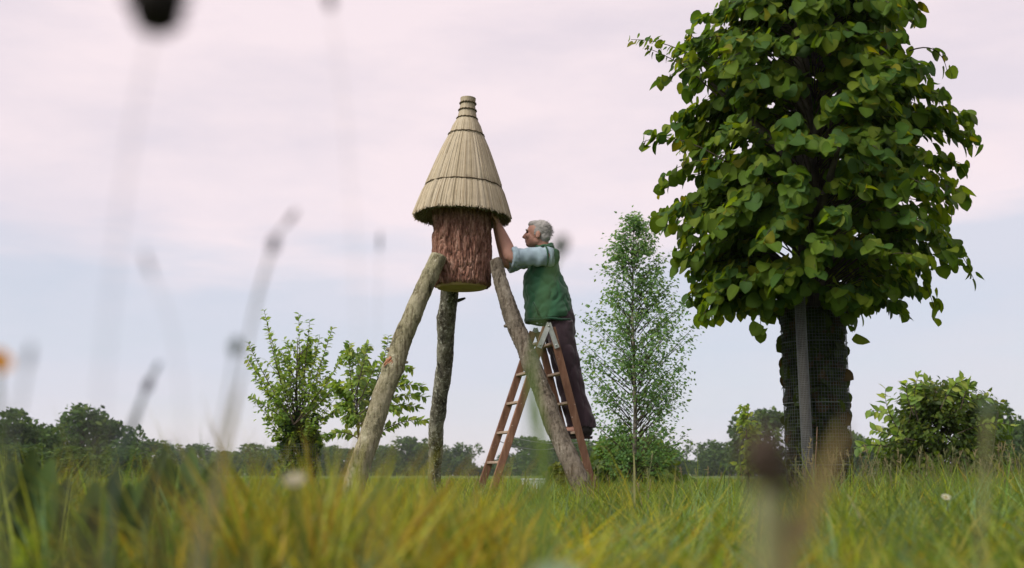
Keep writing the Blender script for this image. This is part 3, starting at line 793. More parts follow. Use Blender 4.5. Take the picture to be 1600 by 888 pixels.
for i, k in enumerate(big):
    o = bpy.data.objects.new('leaf', leaf_me[i % 12]); COL.objects.link(o); o.parent = tree
    m4 = Matrix([[*Mx[k][0], P[k][0]], [*Mx[k][1], P[k][1]], [*Mx[k][2], P[k][2]], [0, 0, 0, 1]])
    o.matrix_local = tinv @ m4
mb = MB(); twig_mesh(mb, tw, 0.006, 0.002)
mb.build('branches', M['twig'], tree)
mb = MB(); mb.tube([(lx + 0.02, LY, -0.05), (lx + 0.01, LY, 0.4), (lx - 0.01, LY + 0.01, 1.2), (lx + 0.02, LY, 2.2), (lx, LY, 3.2), (lx + 0.01, LY, 4.3), (lx, LY, 5.0)], [0.17, 0.13, 0.115, 0.095, 0.065, 0.035, 0.012], 16)
for k in range(7):
    a_ = k * 2.4; zb = 1.3 + 0.3 * k
    mb.tube([(lx, LY, zb), (lx + 0.3 * math.cos(a_), LY + 0.3 * math.sin(a_), zb + 0.35), (lx + 0.75 * math.cos(a_), LY + 0.75 * math.sin(a_), zb + 0.75)], [0.05, 0.035, 0.014], 8, False)
mb.build('trunk', M['trunk'], tree)
# shoots and leaves crowding inside the guard
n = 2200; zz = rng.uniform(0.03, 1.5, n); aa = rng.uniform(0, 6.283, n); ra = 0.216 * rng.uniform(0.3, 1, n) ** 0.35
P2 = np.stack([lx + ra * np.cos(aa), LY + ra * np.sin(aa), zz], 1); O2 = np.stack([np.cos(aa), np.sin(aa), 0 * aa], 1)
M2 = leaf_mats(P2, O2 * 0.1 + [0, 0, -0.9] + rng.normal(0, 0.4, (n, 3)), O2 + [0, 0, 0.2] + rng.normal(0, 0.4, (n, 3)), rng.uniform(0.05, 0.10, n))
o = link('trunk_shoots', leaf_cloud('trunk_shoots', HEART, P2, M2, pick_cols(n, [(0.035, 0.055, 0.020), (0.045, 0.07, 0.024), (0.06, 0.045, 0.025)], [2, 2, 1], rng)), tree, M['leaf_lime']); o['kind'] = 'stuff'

def mesh_tube(cx, cy, r, za, zb, nvert, dz, wr, lean=(0, 0)):
    b_ = MB(); h = zb - za
    for k in range(nvert):
        a_ = 2 * math.pi * k / nvert
        b_.tube([(cx + r * math.cos(a_), cy + r * math.sin(a_), za), (cx + r * math.cos(a_) + lean[0], cy + r * math.sin(a_) + lean[1], zb)], wr, 3, False)
    m_ = int(h / dz)
    for j in range(m_ + 1):
        f = j / m_
        b_.tube([(cx + lean[0] * f + r * math.cos(2 * math.pi * k / 36), cy + lean[1] * f + r * math.sin(2 * math.pi * k / 36), za + h * f) for k in range(37)], wr, 3, False)
    return b_
gd = empty('tree_guard', (lx, LY, 0), 'dark wire mesh cylinder guard round the trunk of the large lime tree', 'tree guard')
gw = mesh_tube(lx, LY, 0.238, 0.0, 1.50, 64, 0.025, 0.0016).build('wire_mesh', M['wire'], gd)
b_ = MB()
for zz in (0.35, 0.8, 1.25): b_.tube([(lx + 0.242 * math.cos(k / 36 * 6.2832), LY + 0.242 * math.sin(k / 36 * 6.2832), zz) for k in range(37)], 0.004, 5, False)
b_.build('tie_wire', M['wire'], gd)
sx = at(1260, 650, LY - 0.31).x
stk = empty('guard_stake', (sx, LY - 0.31, 0), 'slim stake sleeved in pale grey plastic mesh, in front of the wire tree guard', 'stake')
MB().tube([(sx, LY - 0.31, -0.05), (sx - 0.012, LY - 0.31, 1.52)], 0.030, 10).build('post', M['trunk'], stk)
mesh_tube(sx, LY - 0.31, 0.038, 0.0, 1.64, 22, 0.013, 0.0022, (-0.014, 0)).build('mesh_sleeve', M['tubemesh'], stk)

# --- the airy birch behind the man
def small_tree(name, label, axis, Yd, lf, rt, y0, y1, n, nleaf, droop, rise, tpl, S_rng, pal, wts, leafm, trunk_r, barkm, seed, inner=(0.25, 1.0), scatter=0.03, down=0.5, ytop=None, group=None, twr=(0.006, 0.0015), wide=1.0):
    rg = np.random.default_rng(seed)
    tw, P, O, T = sprays(axis, Yd, lf, rt, y0, y1, n, nleaf, droop, rise, inner, seed, 0.95, wide)
    base = at(axis, 760, Yd); base.z = 0
    t_ = empty(name, base, label, 'tree' if 'tree' in name or 'birch' in name or 'sapling' in name else 'bush', group)
    k = len(P); P = P + rg.normal(0, scatter, (k, 3)); keep = P[:, 2] > 0.05; P, O, T = P[keep], O[keep], T[keep]; k = len(P)
    D = O * 0.4 + T * 0.5 + np.array([0, 0, -down]) + rg.normal(0, 0.45, (k, 3)); N = O * 0.5 + np.array([0, 0, 0.8]) + rg.normal(0, 0.5, (k, 3))
    cr = link('crown', leaf_cloud('crown', tpl, P, leaf_mats(P, D, N, rg.uniform(*S_rng, k)), pick_cols(k, pal, wts, rg)), t_, leafm); cr['kind'] = 'stuff'
    b_ = MB(); twig_mesh(b_, tw, *twr); b_.build('branches', M['twig'], t_)
    tp = at(axis, ytop if ytop is not None else y0, Yd)
    MB().tube([base - Vector((0, 0, 0.05)), base.lerp(tp, 0.3) + Vector((0.02, 0, 0)), base.lerp(tp, 0.65) - Vector((0.015, 0, 0)), tp], [trunk_r, trunk_r * 0.75, trunk_r * 0.45, 0.004], 10).build('trunk', barkm, t_)
    return t_
BY = 14.0
small_tree('birch_tree', 'slender airy young birch behind the man on the ladder', 990, BY,
           {340: 12, 360: 30, 400: 52, 430: 62, 480: 80, 530: 88, 600: 86, 660: 80, 700: 70, 720: 60}, {340: 12, 360: 30, 400: 50, 420: 82, 480: 98, 520: 106, 570: 94, 620: 74, 660: 104, 690: 98, 720: 60},
           340, 722, 300, 38, 0.02, 0.8, DIAM, (0.032, 0.058), [(0.13, 0.25, 0.09), (0.17, 0.29, 0.10), (0.10, 0.195, 0.075), (0.22, 0.31, 0.095)], [3, 3, 2, 1], M['leaf_birch'], 0.032, M['birch_bark'], 21, (0.10, 1.0), 0.055, wide=1.12)
young_pal = [(0.19, 0.30, 0.060), (0.24, 0.34, 0.065), (0.13, 0.225, 0.05), (0.30, 0.36, 0.07)]
small_tree('young_tree', 'bushy young tree with upright shoots rising from a dark mesh guard', 465, 13.0,
           {500: 20, 560: 48, 600: 64, 640: 62, 680: 30, 720: 26}, {500: 20, 550: 40, 600: 56, 640: 60, 680: 34, 720: 26},
           530, 735, 110, 24, 0.0, 0.9, OVAL, (0.04, 0.068), young_pal, [3, 3, 2, 1.5], M['leaf_young'], 0.032, M['trunk'], 31, (0.2, 1.0), 0.03, wide=1.15)
yt = bpy.data.objects['young_tree']
# its long shoots
def shoots(parent, Yd, lines, S_rng, seed, nl=16):
    rg = np.random.default_rng(seed); PP = []; TT = []; b_ = MB()
    for (a_, b2, c_) in lines:
        A, B, C = at(*a_, Yd), at(*b2, Yd), at(*c_, Yd); off = rg.uniform(-0.25, 0.25)
        for q in (A, B, C): q.y += off
        pts = [A * (1 - t) ** 2 + B * 2 * t * (1 - t) + C * t * t for t in [i / 8 for i in range(9)]]
        b_.tube(pts, [0.008 - 0.0007 * i for i in range(9)], 5, False)
        for i in range(nl):
            x = (1 - 0.8 * i / nl) * 8 - 1e-4; k = int(x); PP.append(tuple(pts[k].lerp(pts[k + 1], x - k))); TT.append(tuple((pts[k + 1] - pts[k]).normalized()))
    P = np.array(PP); T = np.array(TT); k = len(P)
    sidev = nrm(np.cross(T, np.array([0, -1, 0.2]))) * np.where(np.arange(k) % 2, 1, -1)[:, None]
    D = T * 0.6 + sidev * 0.7 + np.array([0, 0, -0.25]) + rg.normal(0, 0.3, (k, 3)); N = np.array([-0.2, -0.5, 0.8]) + rg.normal(0, 0.45, (k, 3))
    b_.build('shoots', M['twig'], parent)
    o = link('shoot_leaves', leaf_cloud('shoot_leaves', OVAL, P, leaf_mats(P, D, N, rg.uniform(*S_rng, k)), pick_cols(k, young_pal, [3, 3, 2, 1.5], rg)), parent, M['leaf_young']); o['kind'] = 'stuff'
shoots(yt, 13.0, [((465, 665), ((465 + tx_) // 2 - (465 - tx_) * 0.16, ty_ + (660 - ty_) * 0.45), (tx_, ty_)) for (tx_, ty_) in
       ((408, 482), (463, 488), (484, 500), (522, 514), (548, 548), (388, 560), (393, 620), (425, 520), (538, 600), (442, 530), (505, 560), (402, 590), (500, 528), (530, 640), (412, 650), (475, 540), (450, 560), (430, 560), (515, 590), (395, 540))], (0.042, 0.075), 5, 46)
g2 = empty('tree_guard', (at(469, 700, 13).x, 13.0, 0), 'dark mesh guard round the foot of the bushy young tree left of the hive', 'tree guard')
gx = at(469, 700, 13).x
mesh_tube(gx, 13.0, 0.22, 0.0, 0.62, 44, 0.03, 0.002).build('wire_mesh', M['wire'], g2)
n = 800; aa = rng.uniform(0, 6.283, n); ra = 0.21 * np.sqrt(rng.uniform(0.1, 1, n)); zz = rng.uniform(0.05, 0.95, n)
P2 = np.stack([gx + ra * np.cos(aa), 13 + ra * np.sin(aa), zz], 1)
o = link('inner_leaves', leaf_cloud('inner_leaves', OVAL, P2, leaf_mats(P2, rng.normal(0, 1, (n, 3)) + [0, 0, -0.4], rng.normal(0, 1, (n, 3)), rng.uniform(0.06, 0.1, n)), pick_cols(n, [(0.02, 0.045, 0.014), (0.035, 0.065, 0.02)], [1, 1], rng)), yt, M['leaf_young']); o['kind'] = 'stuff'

ch = small_tree('young_cherry_tree', 'young tree with long leafy drooping side branches behind the pale pole leg', 560, 12.2,
           {540: 10, 560: 28, 600: 38, 640: 34, 670: 14, 700: 5}, {540: 10, 560: 40, 600: 50, 640: 38, 670: 20, 700: 5},
           545, 660, 50, 18, 0.1, 0.6, OVAL, (0.05, 0.085), young_pal, [3, 3, 2, 1], M['leaf_young'], 0.024, M['trunk'], 41, (0.2, 1.0), 0.03, 0.7, ytop=560)
shoots(ch, 12.2, [((560, 650), (600, 570), (604, 522)), ((560, 650), (545, 580), (548, 538)), ((565, 635), (620, 590), (660, 604)), ((565, 645), (620, 606), (665, 620)), ((562, 700), (610, 650), (668, 656)),
                 ((562, 690), (535, 665), (505, 682)), ((565, 620), (620, 560), (640, 575)), ((565, 655), (610, 620), (650, 636)), ((560, 620), (575, 560), (580, 542)), ((560, 650), (530, 610), (520, 600)),
                 ((560, 650), (540, 625), (526, 640)), ((565, 650), (600, 620), (625, 645)), ((562, 640), (580, 600), (592, 575)), ((562, 640), (600, 600), (630, 590))], (0.055, 0.09), 9, 46)
small_tree('sapling', 'small pale green sapling rising left of the lime trunk', 1168, 16.0, {632: 3, 660: 12, 690: 16, 720: 20}, {632: 3, 660: 14, 690: 18, 720: 20}, 634, 730, 34, 12, 0.0, 0.8, OVAL, (0.07, 0.11), young_pal, [2, 3, 1, 2], M['leaf_young'], 0.02, M['trunk'], 51)
bush_pal = [(0.065, 0.110, 0.018), (0.09, 0.140, 0.02), (0.042, 0.08, 0.016), (0.14, 0.17, 0.026)]
rb = small_tree('leafy_bush', 'broad dark green bush in the meadow right of the lime tree', 1465, 15.0,
           {588: 20, 600: 48, 640: 72, 680: 98, 720: 122, 750: 125}, {588: 20, 600: 50, 640: 90, 680: 108, 720: 115, 750: 110},
           600, 752, 360, 26, 0.1, 0.5, OVAL, (0.055, 0.095), bush_pal, [3, 3, 2, 1], M['leaf_young'], 0.04, M['trunk'], 61, (0.3, 1.0), 0.05)
shoots(rb, 14.5, [((1440, 660), (1425, 620), (1440, 584)), ((1430, 680), (1400, 640), (1365, 640)), ((1430, 690), (1390, 680), (1362, 672)), ((1460, 640), (1470, 610), (1492, 596)), ((1430, 700), (1380, 650), (1385, 608)), ((1420, 650), (1405, 615), (1410, 600)), ((1480, 660), (1520, 620), (1545, 622)), ((1490, 680), (1550, 650), (1580, 668)), ((1500, 640), (1510, 600), (1515, 602)), ((1430, 660), (1440, 600), (1462, 592)), ((1400, 700), (1370, 690), (1345, 700))], (0.09, 0.14), 15, 18)
small_tree('small_bush', 'small yellow-green bush in the grass beside the white tub', 873, 17.0, {728: 6, 740: 20, 760: 26}, {728: 6, 740: 18, 760: 22}, 730, 764, 60, 12, 0.1, 0.4, OVAL, (0.07, 0.11), [(0.10, 0.13, 0.025), (0.14, 0.16, 0.03)], [1, 1], M['leaf_young'], 0.015, M['trunk'], 71)
small_tree('round_bush', 'olive green rounded bush standing behind the foot of the birch', 985, 24.0, {684: 20, 700: 50, 720: 74, 750: 84}, {684: 30, 700: 56, 720: 70, 750: 84}, 690, 752, 200, 14, 0.2, 0.4, OVAL, (0.14, 0.22), bush_pal, [2, 3, 1, 1], M['leaf_young'], 0.05, M['trunk'], 81, (0.3, 1.0), 0.08)

# ------------------------------------------------------------------ white plastic tub in the grass
tb = at(834, 770, 11.5); tub = empty('plastic_tub', (tb.x, 11.5, 0), 'white plastic tub half sunk in the grass under the ladder', 'tub')
tb_ = MB(); hw, hd = 0.12, 0.09
zt = at(834, 748, 11.5).z
V_ = []
for (z_, s_) in ((0.0, 0.86), (zt, 1.0), (zt, 0.94), (0.02, 0.80)):
    for (a_, b2) in ((-1, -1), (1, -1), (1, 1), (-1, 1)): V_.append(Vector((tb.x + a_ * hw * s_, 11.5 + b2 * hd * s_, z_)))
tb_.v = V_
for j in range(3):
    for k in range(4): tb_.f.append((4 * j + k, 4 * j + (k + 1) % 4, 4 * j + 4 + (k + 1) % 4, 4 * j + 4 + k))
tb_.f += [(3, 2, 1, 0), (12, 13, 14, 15)]
tb_.build('bucket', M['plastic'], tub, False)
rim = MB()
cs = [Vector((tb.x + a_ * hw * 1.02, 11.5 + b2 * hd * 1.02, zt - 0.006)) for (a_, b2) in ((-1, -1), (1, -1), (1, 1), (-1, 1))]
for k in range(4): rim.beam(cs[k], cs[(k + 1) % 4], (0, 0, 1), 0.012, 0.010)
rim.build('rim', M['plastic'], tub, False)

# ------------------------------------------------------------------ far trees round the field
def far_crown(seed, w_, h_, nq, q):
    rg = np.random.default_rng(seed)
    nb = 20; cen = np.stack([rg.normal(0, 0.24, nb) * w_, rg.normal(0, 0.24, nb) * w_, (0.10 + 0.78 * rg.uniform(0, 1, nb)) * h_], 1)
    cen[:, :2] *= (1.15 - np.abs(cen[:, 2:3] / h_ - 0.45))
    cen[0] = (0.04 * w_, 0, 0.82 * h_)
    rad = rg.uniform(0.13, 0.25, nb) * w_
    bi = rg.integers(0, nb, nq); d = nrm(rg.normal(0, 1, (nq, 3))); r = rad[bi] * rg.uniform(0.65, 1.08, nq)
    P = cen[bi] + d * r[:, None] * [1, 1, 0.85]
    P = P[P[:, 2] > 0.02 * h_]; k = len(P)
    pal = [(0.055, 0.105, 0.030), (0.075, 0.13, 0.034), (0.036, 0.07, 0.026), (0.10, 0.15, 0.036)]
    return P, leaf_mats(P, rg.normal(0, 1, (k, 3)), rg.normal(0, 0.6, (k, 3)) + [0, 0, 0.4], rg.uniform(0.7, 1.4, k) * q), pick_cols(k, pal, [3, 3, 2, 1], rg)
FAR = []
for v in range(7):
    P, Mf, cf = far_crown(100 + v, 1.0, 1.0, 2600, 0.075)
    me = leaf_cloud('far_crown', OVAL, P, Mf, cf); me.materials.append(M['leaf_far']); 
    b_ = MB(); b_.tube([(0, 0, -0.01), (0.01, 0, 0.2), (-0.01, 0.01, 0.45), (0.01, 0, 0.75)], [0.035, 0.028, 0.02, 0.006], 8)
    for k in range(4):
        a_ = k * 1.7 + v; b_.tube([(0, 0, 0.25 + 0.08 * k), (0.12 * math.cos(a_), 0.12 * math.sin(a_), 0.42 + 0.08 * k), (0.22 * math.cos(a_), 0.22 * math.sin(a_), 0.55 + 0.08 * k)], [0.016, 0.011, 0.004], 6, False)
    t_me = b_.mesh('far_trunk'); t_me.materials.append(M['trunk']); FAR.append((me, t_me))
# (centre px, top py, width px, distance, name, label)
far_list = [
    (8, 640, 95, 90, 'dark_tree', 'dark tree cut by the left edge of the picture'),
    (52, 668, 80, 130, 'field_tree', 'low dark tree between the left edge and the rounded oak-like tree'),
    (125, 628, 118, 140, 'round_tree', 'tall rounded tree standing highest in the treeline at left'),
    (168, 668, 70, 150, 'field_tree', 'lower shoulder tree on the right side of the tall rounded left tree'),
    (232, 682, 85, 240, 'hazy_tree', 'pale bluish far tree behind the dark seed head at lower left'),
    (305, 698, 75, 300, 'hazy_tree', 'low far tree left of the tall blurred pale stem'),
    (352, 704, 60, 300, 'hazy_tree', 'low far tree behind the tall blurred pale stem'),
    (396, 694, 75, 280, 'field_tree', 'dark bluish far tree just left of the guarded young tree'),
    (432, 700, 55, 300, 'field_tree', 'far tree touching the left side of the young tree guard'),
    (518, 694, 60, 260, 'field_tree', 'far tree seen just right of the young tree guard'),
    (545, 706, 60, 300, 'hazy_tree', 'low far tree left of the foot of the pale pole leg'),
    (600, 694, 65, 290, 'field_tree', 'far tree seen just right of the pale pole leg'),
    (636, 688, 72, 280, 'field_tree', 'far tree just left of the grey rear pole leg'),
    (664, 694, 55, 300, 'field_tree', 'far tree partly behind the grey rear pole leg'),
    (700, 706, 40, 310, 'field_tree', 'far tree touching the right side of the grey rear pole leg'),
    (723, 698, 52, 300, 'field_tree', 'far tree beside the sky gap left of the ladder foot'),
    (792, 706, 50, 300, 'field_tree', 'far tree seen between the rails of the left ladder frame'),
    (822, 690, 75, 280, 'field_tree', 'broad far tree between the left ladder frame and brown pole leg'),
    (858, 686, 70, 280, 'field_tree', 'far tree under the ladder ropes beside the brown pole leg'),
    (905, 690, 75, 220, 'field_tree', 'far tree behind the foot of the right ladder frame'),
    (950, 684, 90, 180, 'field_tree', 'far tree behind the left side of the birch foot'),
    (1040, 696, 70, 220, 'field_tree', 'far tree behind the right side of the birch foot'),
    (1108, 694, 62, 230, 'field_tree', 'first far tree right of the sky gap beyond the birch'),
    (1140, 688, 62, 230, 'field_tree', 'far tree beside the pale sapling, on its left'),
    (1205, 652, 95, 160, 'field_tree', 'tall far tree touching the left side of the wire tree guard'),
    (1322, 662, 70, 180, 'field_tree', 'far tree just right of the lime trunk'),
    (1350, 690, 60, 220, 'field_tree', 'low far tree between the lime trunk and the broad bush'),
    (28, 694, 110, 70, 'hedge_bush', 'broad dark hedge bush low at the left edge'),
    (105, 700, 120, 75, 'hedge_bush', 'broad hedge bush below the tall rounded left tree'),
    (185, 704, 100, 85, 'hedge_bush', 'hedge bush right of the one below the tall rounded left tree'),
    (760, 732, 60, 300, 'hedge_bush', 'lowest far bush in the sky gap left of the ladder foot'),
    (475, 690, 70, 240, 'field_tree', 'far tree hidden behind the young tree guard'),
    (1075, 716, 50, 240, 'hedge_bush', 'low far bush in the sky gap right of the birch'),
    (1562, 640, 85, 110, 'dark_tree', 'dark tree behind the right side of the broad bush'),
    (1600, 655, 80, 100, 'dark_tree', 'dark tree cut by the right edge of the picture'),
]
for i, (px, ty, wp, dist, nm, lab) in enumerate(far_list):
    p = at(px, 742, dist); h_ = at(px, ty, dist).z; w_ = sz(wp, dist) * 1.15
    t_ = empty(nm, (p.x, p.y, 0), lab, 'tree', 'trees round the far side of the field')
    for me, n_ in zip(FAR[i % 7], ('crown', 'trunk')):
        o = bpy.data.objects.new(n_, me); COL.objects.link(o); o.parent = t_
        o.scale = (w_, w_, h_ * (1.0 + 0.12 * math.sin(i * 2.7))); o.rotation_euler = (0, 0, i * 1.31)
        if n_ == 'crown': o['kind'] = 'stuff'
# the hedge that closes the field between the trees
rg = np.random.default_rng(77); n = 9000
hxs = rg.uniform(-190, 190, n); hzs = 3.4 * rg.uniform(0, 1, n) ** 0.8 * (0.75 + 0.35 * np.sin(hxs * 0.21) * np.cos(hxs * 0.057 + 1))
P = np.stack([hxs, 315 + rg.normal(0, 1.5, n), np.maximum(hzs, 0.1)], 1)
hd_ = link('hedge', leaf_cloud('hedge', OVAL, P, leaf_mats(P, rg.normal(0, 1, (n, 3)), rg.normal(0, 0.6, (n, 3)) + [0, 0, .4], rg.uniform(1.0, 2.2, n)), pick_cols(n, [(0.055, 0.105, 0.030), (0.075, 0.13, 0.034)], [1, 1], rg)), None, M['leaf_far'])
tag(hd_, 'low far hedge closing the field below the treeline', 'hedge', None, 'stuff')

# ------------------------------------------------------------------ grass
BT = np.array([0.0, 0.35, 0.7, 1.0])
def blades(name, x, y, h, wd, lean, bend, cols, rg):
    n = len(x); az = rg.uniform(0, 2 * np.pi, n); faz = rg.uniform(0, 2 * np.pi, n)
    d = np.stack([np.cos(az), np.sin(az)], 1); sx_ = np.stack([np.cos(faz), np.sin(faz)], 1)
    z0_ = ground_z(x, y) - 0.01
    V = np.empty((n, 7, 3)); 
    for i, t in enumerate(BT):
        off = (lean * t + bend * t * t) * h
        cx, cy = x + d[:, 0] * off, y + d[:, 1] * off
        cz = z0_ + h * t * np.sqrt(np.maximum(0.15, 1 - (lean * 0.6 + bend * t * 0.7) ** 2))
        ww = wd * (1.0, 0.9, 0.55, 0)[i] / 2
        if i < 3:
            V[:, 2 * i] = np.stack([cx - sx_[:, 0] * ww, cy - sx_[:, 1] * ww, cz], 1); V[:, 2 * i + 1] = np.stack([cx + sx_[:, 0] * ww, cy + sx_[:, 1] * ww, cz], 1)
        else: V[:, 6] = np.stack([cx, cy, cz], 1)
    b0 = (np.arange(n) * 7)[:, None]
    q = np.concatenate([b0 + [0, 1, 3, 2], b0 + [2, 3, 5, 4]]); t3 = b0 + [4, 5, 6]
    o = link(name, np_mesh(name, V.reshape(-1, 3), [q, t3], np.repeat(cols, 7, axis=0)), None, M['grass']); o['kind'] = 'stuff'
    return o
GREEN = np.array([(0.155, 0.250, 0.034), (0.215, 0.295, 0.042), (0.105, 0.195, 0.030), (0.28, 0.33, 0.055)])
YELL = np.array([(0.40, 0.36, 0.046), (0.34, 0.34, 0.050), (0.46, 0.34, 0.048), (0.31, 0.34, 0.056)])
TEAL = np.array([(0.16, 0.29, 0.13), (0.21, 0.33, 0.17)])
def grass_cols(n, pyel, pteal, rg):
    c_ = GREEN[rg.integers(0, 4, n)].copy()
    u = rg.uniform(0, 1, n); y_ = u < pyel; c_[y_] = YELL[rg.integers(0, 4, n)][y_]
    te = u > 1 - pteal; c_[te] = TEAL[rg.integers(0, 2, n)][te]
    return c_ * rg.uniform(0.42, 1.35, (n, 1))
def wedge(n, r0, r1, rg, half=0.60):
    r = np.sqrt(rg.uniform(r0 * r0, r1 * r1, n)); a_ = rg.uniform(-half, half, n)
    return r * np.sin(a_), r * np.cos(a_)
def tufts(nt_, nb_, r0, r1, half, spread, rg):
    """tussocks: centres and the blades round them; gives blade x, y and tussock index"""
    tx, ty = wedge(nt_, r0, r1, rg, half)
    ti = np.repeat(np.arange(nt_), nb_); k = len(ti)
    return tx, ty, tx[ti] + rg.normal(0, spread, k), ty[ti] + rg.normal(0, spread, k), ti
rg = np.random.default_rng(9)
def patch(x, y, s, o_): return np.array([mn.noise(Vector((a_ * s, b2 * s, o_))) for a_, b2 in zip(x, y)])
# foreground tussocks, close to the lens
ta = tufts(300, 22, 0.74, 1.7, 0.60, 0.035, rg); tb2 = tufts(560, 26, 1.6, 3.7, 0.62, 0.05, rg)
tx, ty, x, y = (np.concatenate([a_, b2]) for a_, b2 in zip(ta[:4], tb2[:4])); ti = np.concatenate([ta[4], tb2[4] + len(ta[0])]); n = len(x); nt_ = len(tx)
pz = patch(tx, ty, 1.1, 0.0); u = tx / ty
tc_ = grass_cols(nt_, np.clip(0.12 + 0.7 * pz + 0.40 * np.exp(-((u + 0.12) / 0.12) ** 2) - 0.35 * np.clip((-u - 0.25) / 0.1, 0, 1), 0.08, 0.92), 0.10, rg)
th = 0.205 + 0.05 * pz + rg.uniform(-0.055, 0.05, nt_)
h = np.clip(th[ti] * rg.uniform(0.6, 1.35, n), 0.05, 0.36)
y = np.maximum(y, 0.66); h = np.minimum(h, 0.25 + 0.06 * (y - 0.6))
o = blades('foreground_grass', x, y, h, rg.uniform(0.005, 0.014, n), rg.uniform(0.05, 0.7, n), rg.uniform(0.2, 1.0, n), tc_[ti] * rg.uniform(0.75, 1.25, (n, 1)), rg)
tag(o, 'out of focus yellow and green grass right before the lens', 'grass')
tx = -0.33 + rg.normal(0, 0.08, 34); ty = 0.92 + rg.normal(0, 0.10, 34); ti = np.repeat(np.arange(34), 34); n = len(ti)
o = blades('dark_grass', tx[ti] + rg.normal(0, 0.025, n), ty[ti] + rg.normal(0, 0.025, n), np.clip(rg.normal(0.22, 0.035, n), 0.1, 0.27), rg.uniform(0.005, 0.012, n), rg.uniform(0, 0.5, n), rg.uniform(0, 0.6, n),
           (np.array([(0.05, 0.075, 0.016), (0.07, 0.085, 0.02), (0.10, 0.12, 0.02)])[rg.integers(0, 3, 34)])[ti] * rg.uniform(0.7, 1.3, (n, 1)), rg)
tag(o, 'dark olive blurred grass in the lower left corner', 'grass')
# the tall yellow tuft left of the middle
tx = -0.27 + 0.14 * rg.normal(0, 1, 70); ty = 1.85 + rg.normal(0, 0.25, 70)
ti = np.repeat(np.arange(70), 44); n = len(ti); x = tx[ti] + rg.normal(0, 0.03, n); y = ty[ti] + rg.normal(0, 0.03, n)
th = 0.262 + 0.065 * np.exp(-((tx + 0.28) / 0.12) ** 2) + rg.uniform(-0.06, 0.05, 70)
o = blades('yellow_grass', x, y, np.minimum(th[ti] * rg.uniform(0.55, 1.15, n), 0.43), rg.uniform(0.004, 0.011, n), rg.uniform(0.0, 0.5, n), rg.uniform(0, 0.7, n), grass_cols(70, np.full(70, 0.72), 0.06, rg)[ti] * rg.uniform(0.75, 1.2, (n, 1)), rg)
tag(o, 'tall yellow orange grass tuft in front of the pale pole leg', 'grass')
# taller rank tussocks that break the line of the horizon
NR = 300
rx_ = np.concatenate([rg.uniform(-0.5, 0.5, 130), rg.uniform(-0.50, -0.22, 110), rg.uniform(0.26, 0.5, NR - 240)]); ty = rg.uniform(1.9, 7.5, NR); ty[130:240] = rg.uniform(1.7, 4.5, 110)
tx = rx_ * ty; ti = np.repeat(np.arange(NR), 20); n = len(ti)
th = CAM_H * 1.12 + ty * rg.uniform(-0.008, 0.020, NR); th[130:240] += ty[130:240] * rg.uniform(-0.012, 0.014, 110); th[240:] += ty[240:] * rg.uniform(0, 0.006, NR - 240)
th *= np.where((rx_ > -0.09) & (rx_ < 0.06), 0.80, 1.0)
o = blades('rank_grass', tx[ti] + rg.normal(0, 0.04, n), ty[ti] + rg.normal(0, 0.04, n), th[ti] * rg.uniform(0.5, 1.2, n), rg.uniform(0.004, 0.010, n), rg.uniform(0, 0.5, n), rg.uniform(0, 0.8, n),
           grass_cols(NR, np.full(NR, 0.08), 0.25, rg)[ti] * rg.uniform(0.75, 1.25, (n, 1)), rg)
tag(o, 'rank taller grass tussocks standing above the meadow', 'grass')
# and farther ones behind the hive
NR = 260; rx_ = rg.uniform(-0.48, 0.48, NR); ty = rg.uniform(7, 16, NR); tx = rx_ * ty; ti = np.repeat(np.arange(NR), 18); n = len(ti)
th = CAM_H * rg.uniform(0.85, 1.25, NR) * np.where((rx_ > -0.07) & (rx_ < -0.02), 0.7, 1.0)
o = blades('rank_grass', tx[ti] + rg.normal(0, 0.09, n), ty[ti] + rg.normal(0, 0.09, n), th[ti] * rg.uniform(0.5, 1.25, n), rg.uniform(0.005, 0.012, n), rg.uniform(0, 0.45, n), rg.uniform(0, 0.7, n),
           grass_cols(NR, np.full(NR, 0.08), 0.2, rg)[ti] * rg.uniform(0.75, 1.25, (n, 1)), rg)
tag(o, 'taller grass tussocks farther back, between the hive and the young trees', 'grass')
# middle sward round the hive
tx, ty, x, y, ti = tufts(5200, 24, 3.3, 13.5, 0.60, 0.06, rg); n = len(x); nt_ = len(tx)
pz = patch(tx, ty, 0.8, 1.0); u = tx / ty
tc_ = grass_cols(nt_, np.clip(0.08 + 0.30 * pz + 0.15 * np.clip((6 - ty) / 3, 0, 1), 0.03, 0.5), 0.20, rg)
th = 0.175 + 0.07 * pz + rg.uniform(-0.06, 0.08, nt_) + 0.13 * np.clip((u - 0.22) / 0.12, 0, 1) * np.clip((ty - 5) / 3, 0, 1) * rg.uniform(0.4, 1, nt_)
o = blades('meadow_grass', x, y, np.maximum(th[ti], 0.06) * rg.uniform(0.55, 1.4, n), rg.uniform(0.004, 0.009, n), rg.uniform(0.05, 0.6, n), rg.uniform(0.1, 0.9, n), tc_[ti] * rg.uniform(0.75, 1.25, (n, 1)), rg)
tag(o, 'green meadow grass round the feet of the hive and ladder', 'grass')
tx, ty, x, y, ti = tufts(4200, 16, 13, 60, 0.58, 0.25, rg); n = len(x)
o = blades('field_grass', x, y, rg.uniform(0.08, 0.20, n), rg.uniform(0.012, 0.03, n), rg.uniform(0.05, 0.4, n), rg.uniform(0, 0.4, n), grass_cols(4200, np.full(4200, 0.05), 0.04, rg)[ti], rg)
tag(o, 'even green grass of the field beyond the hive', 'grass')
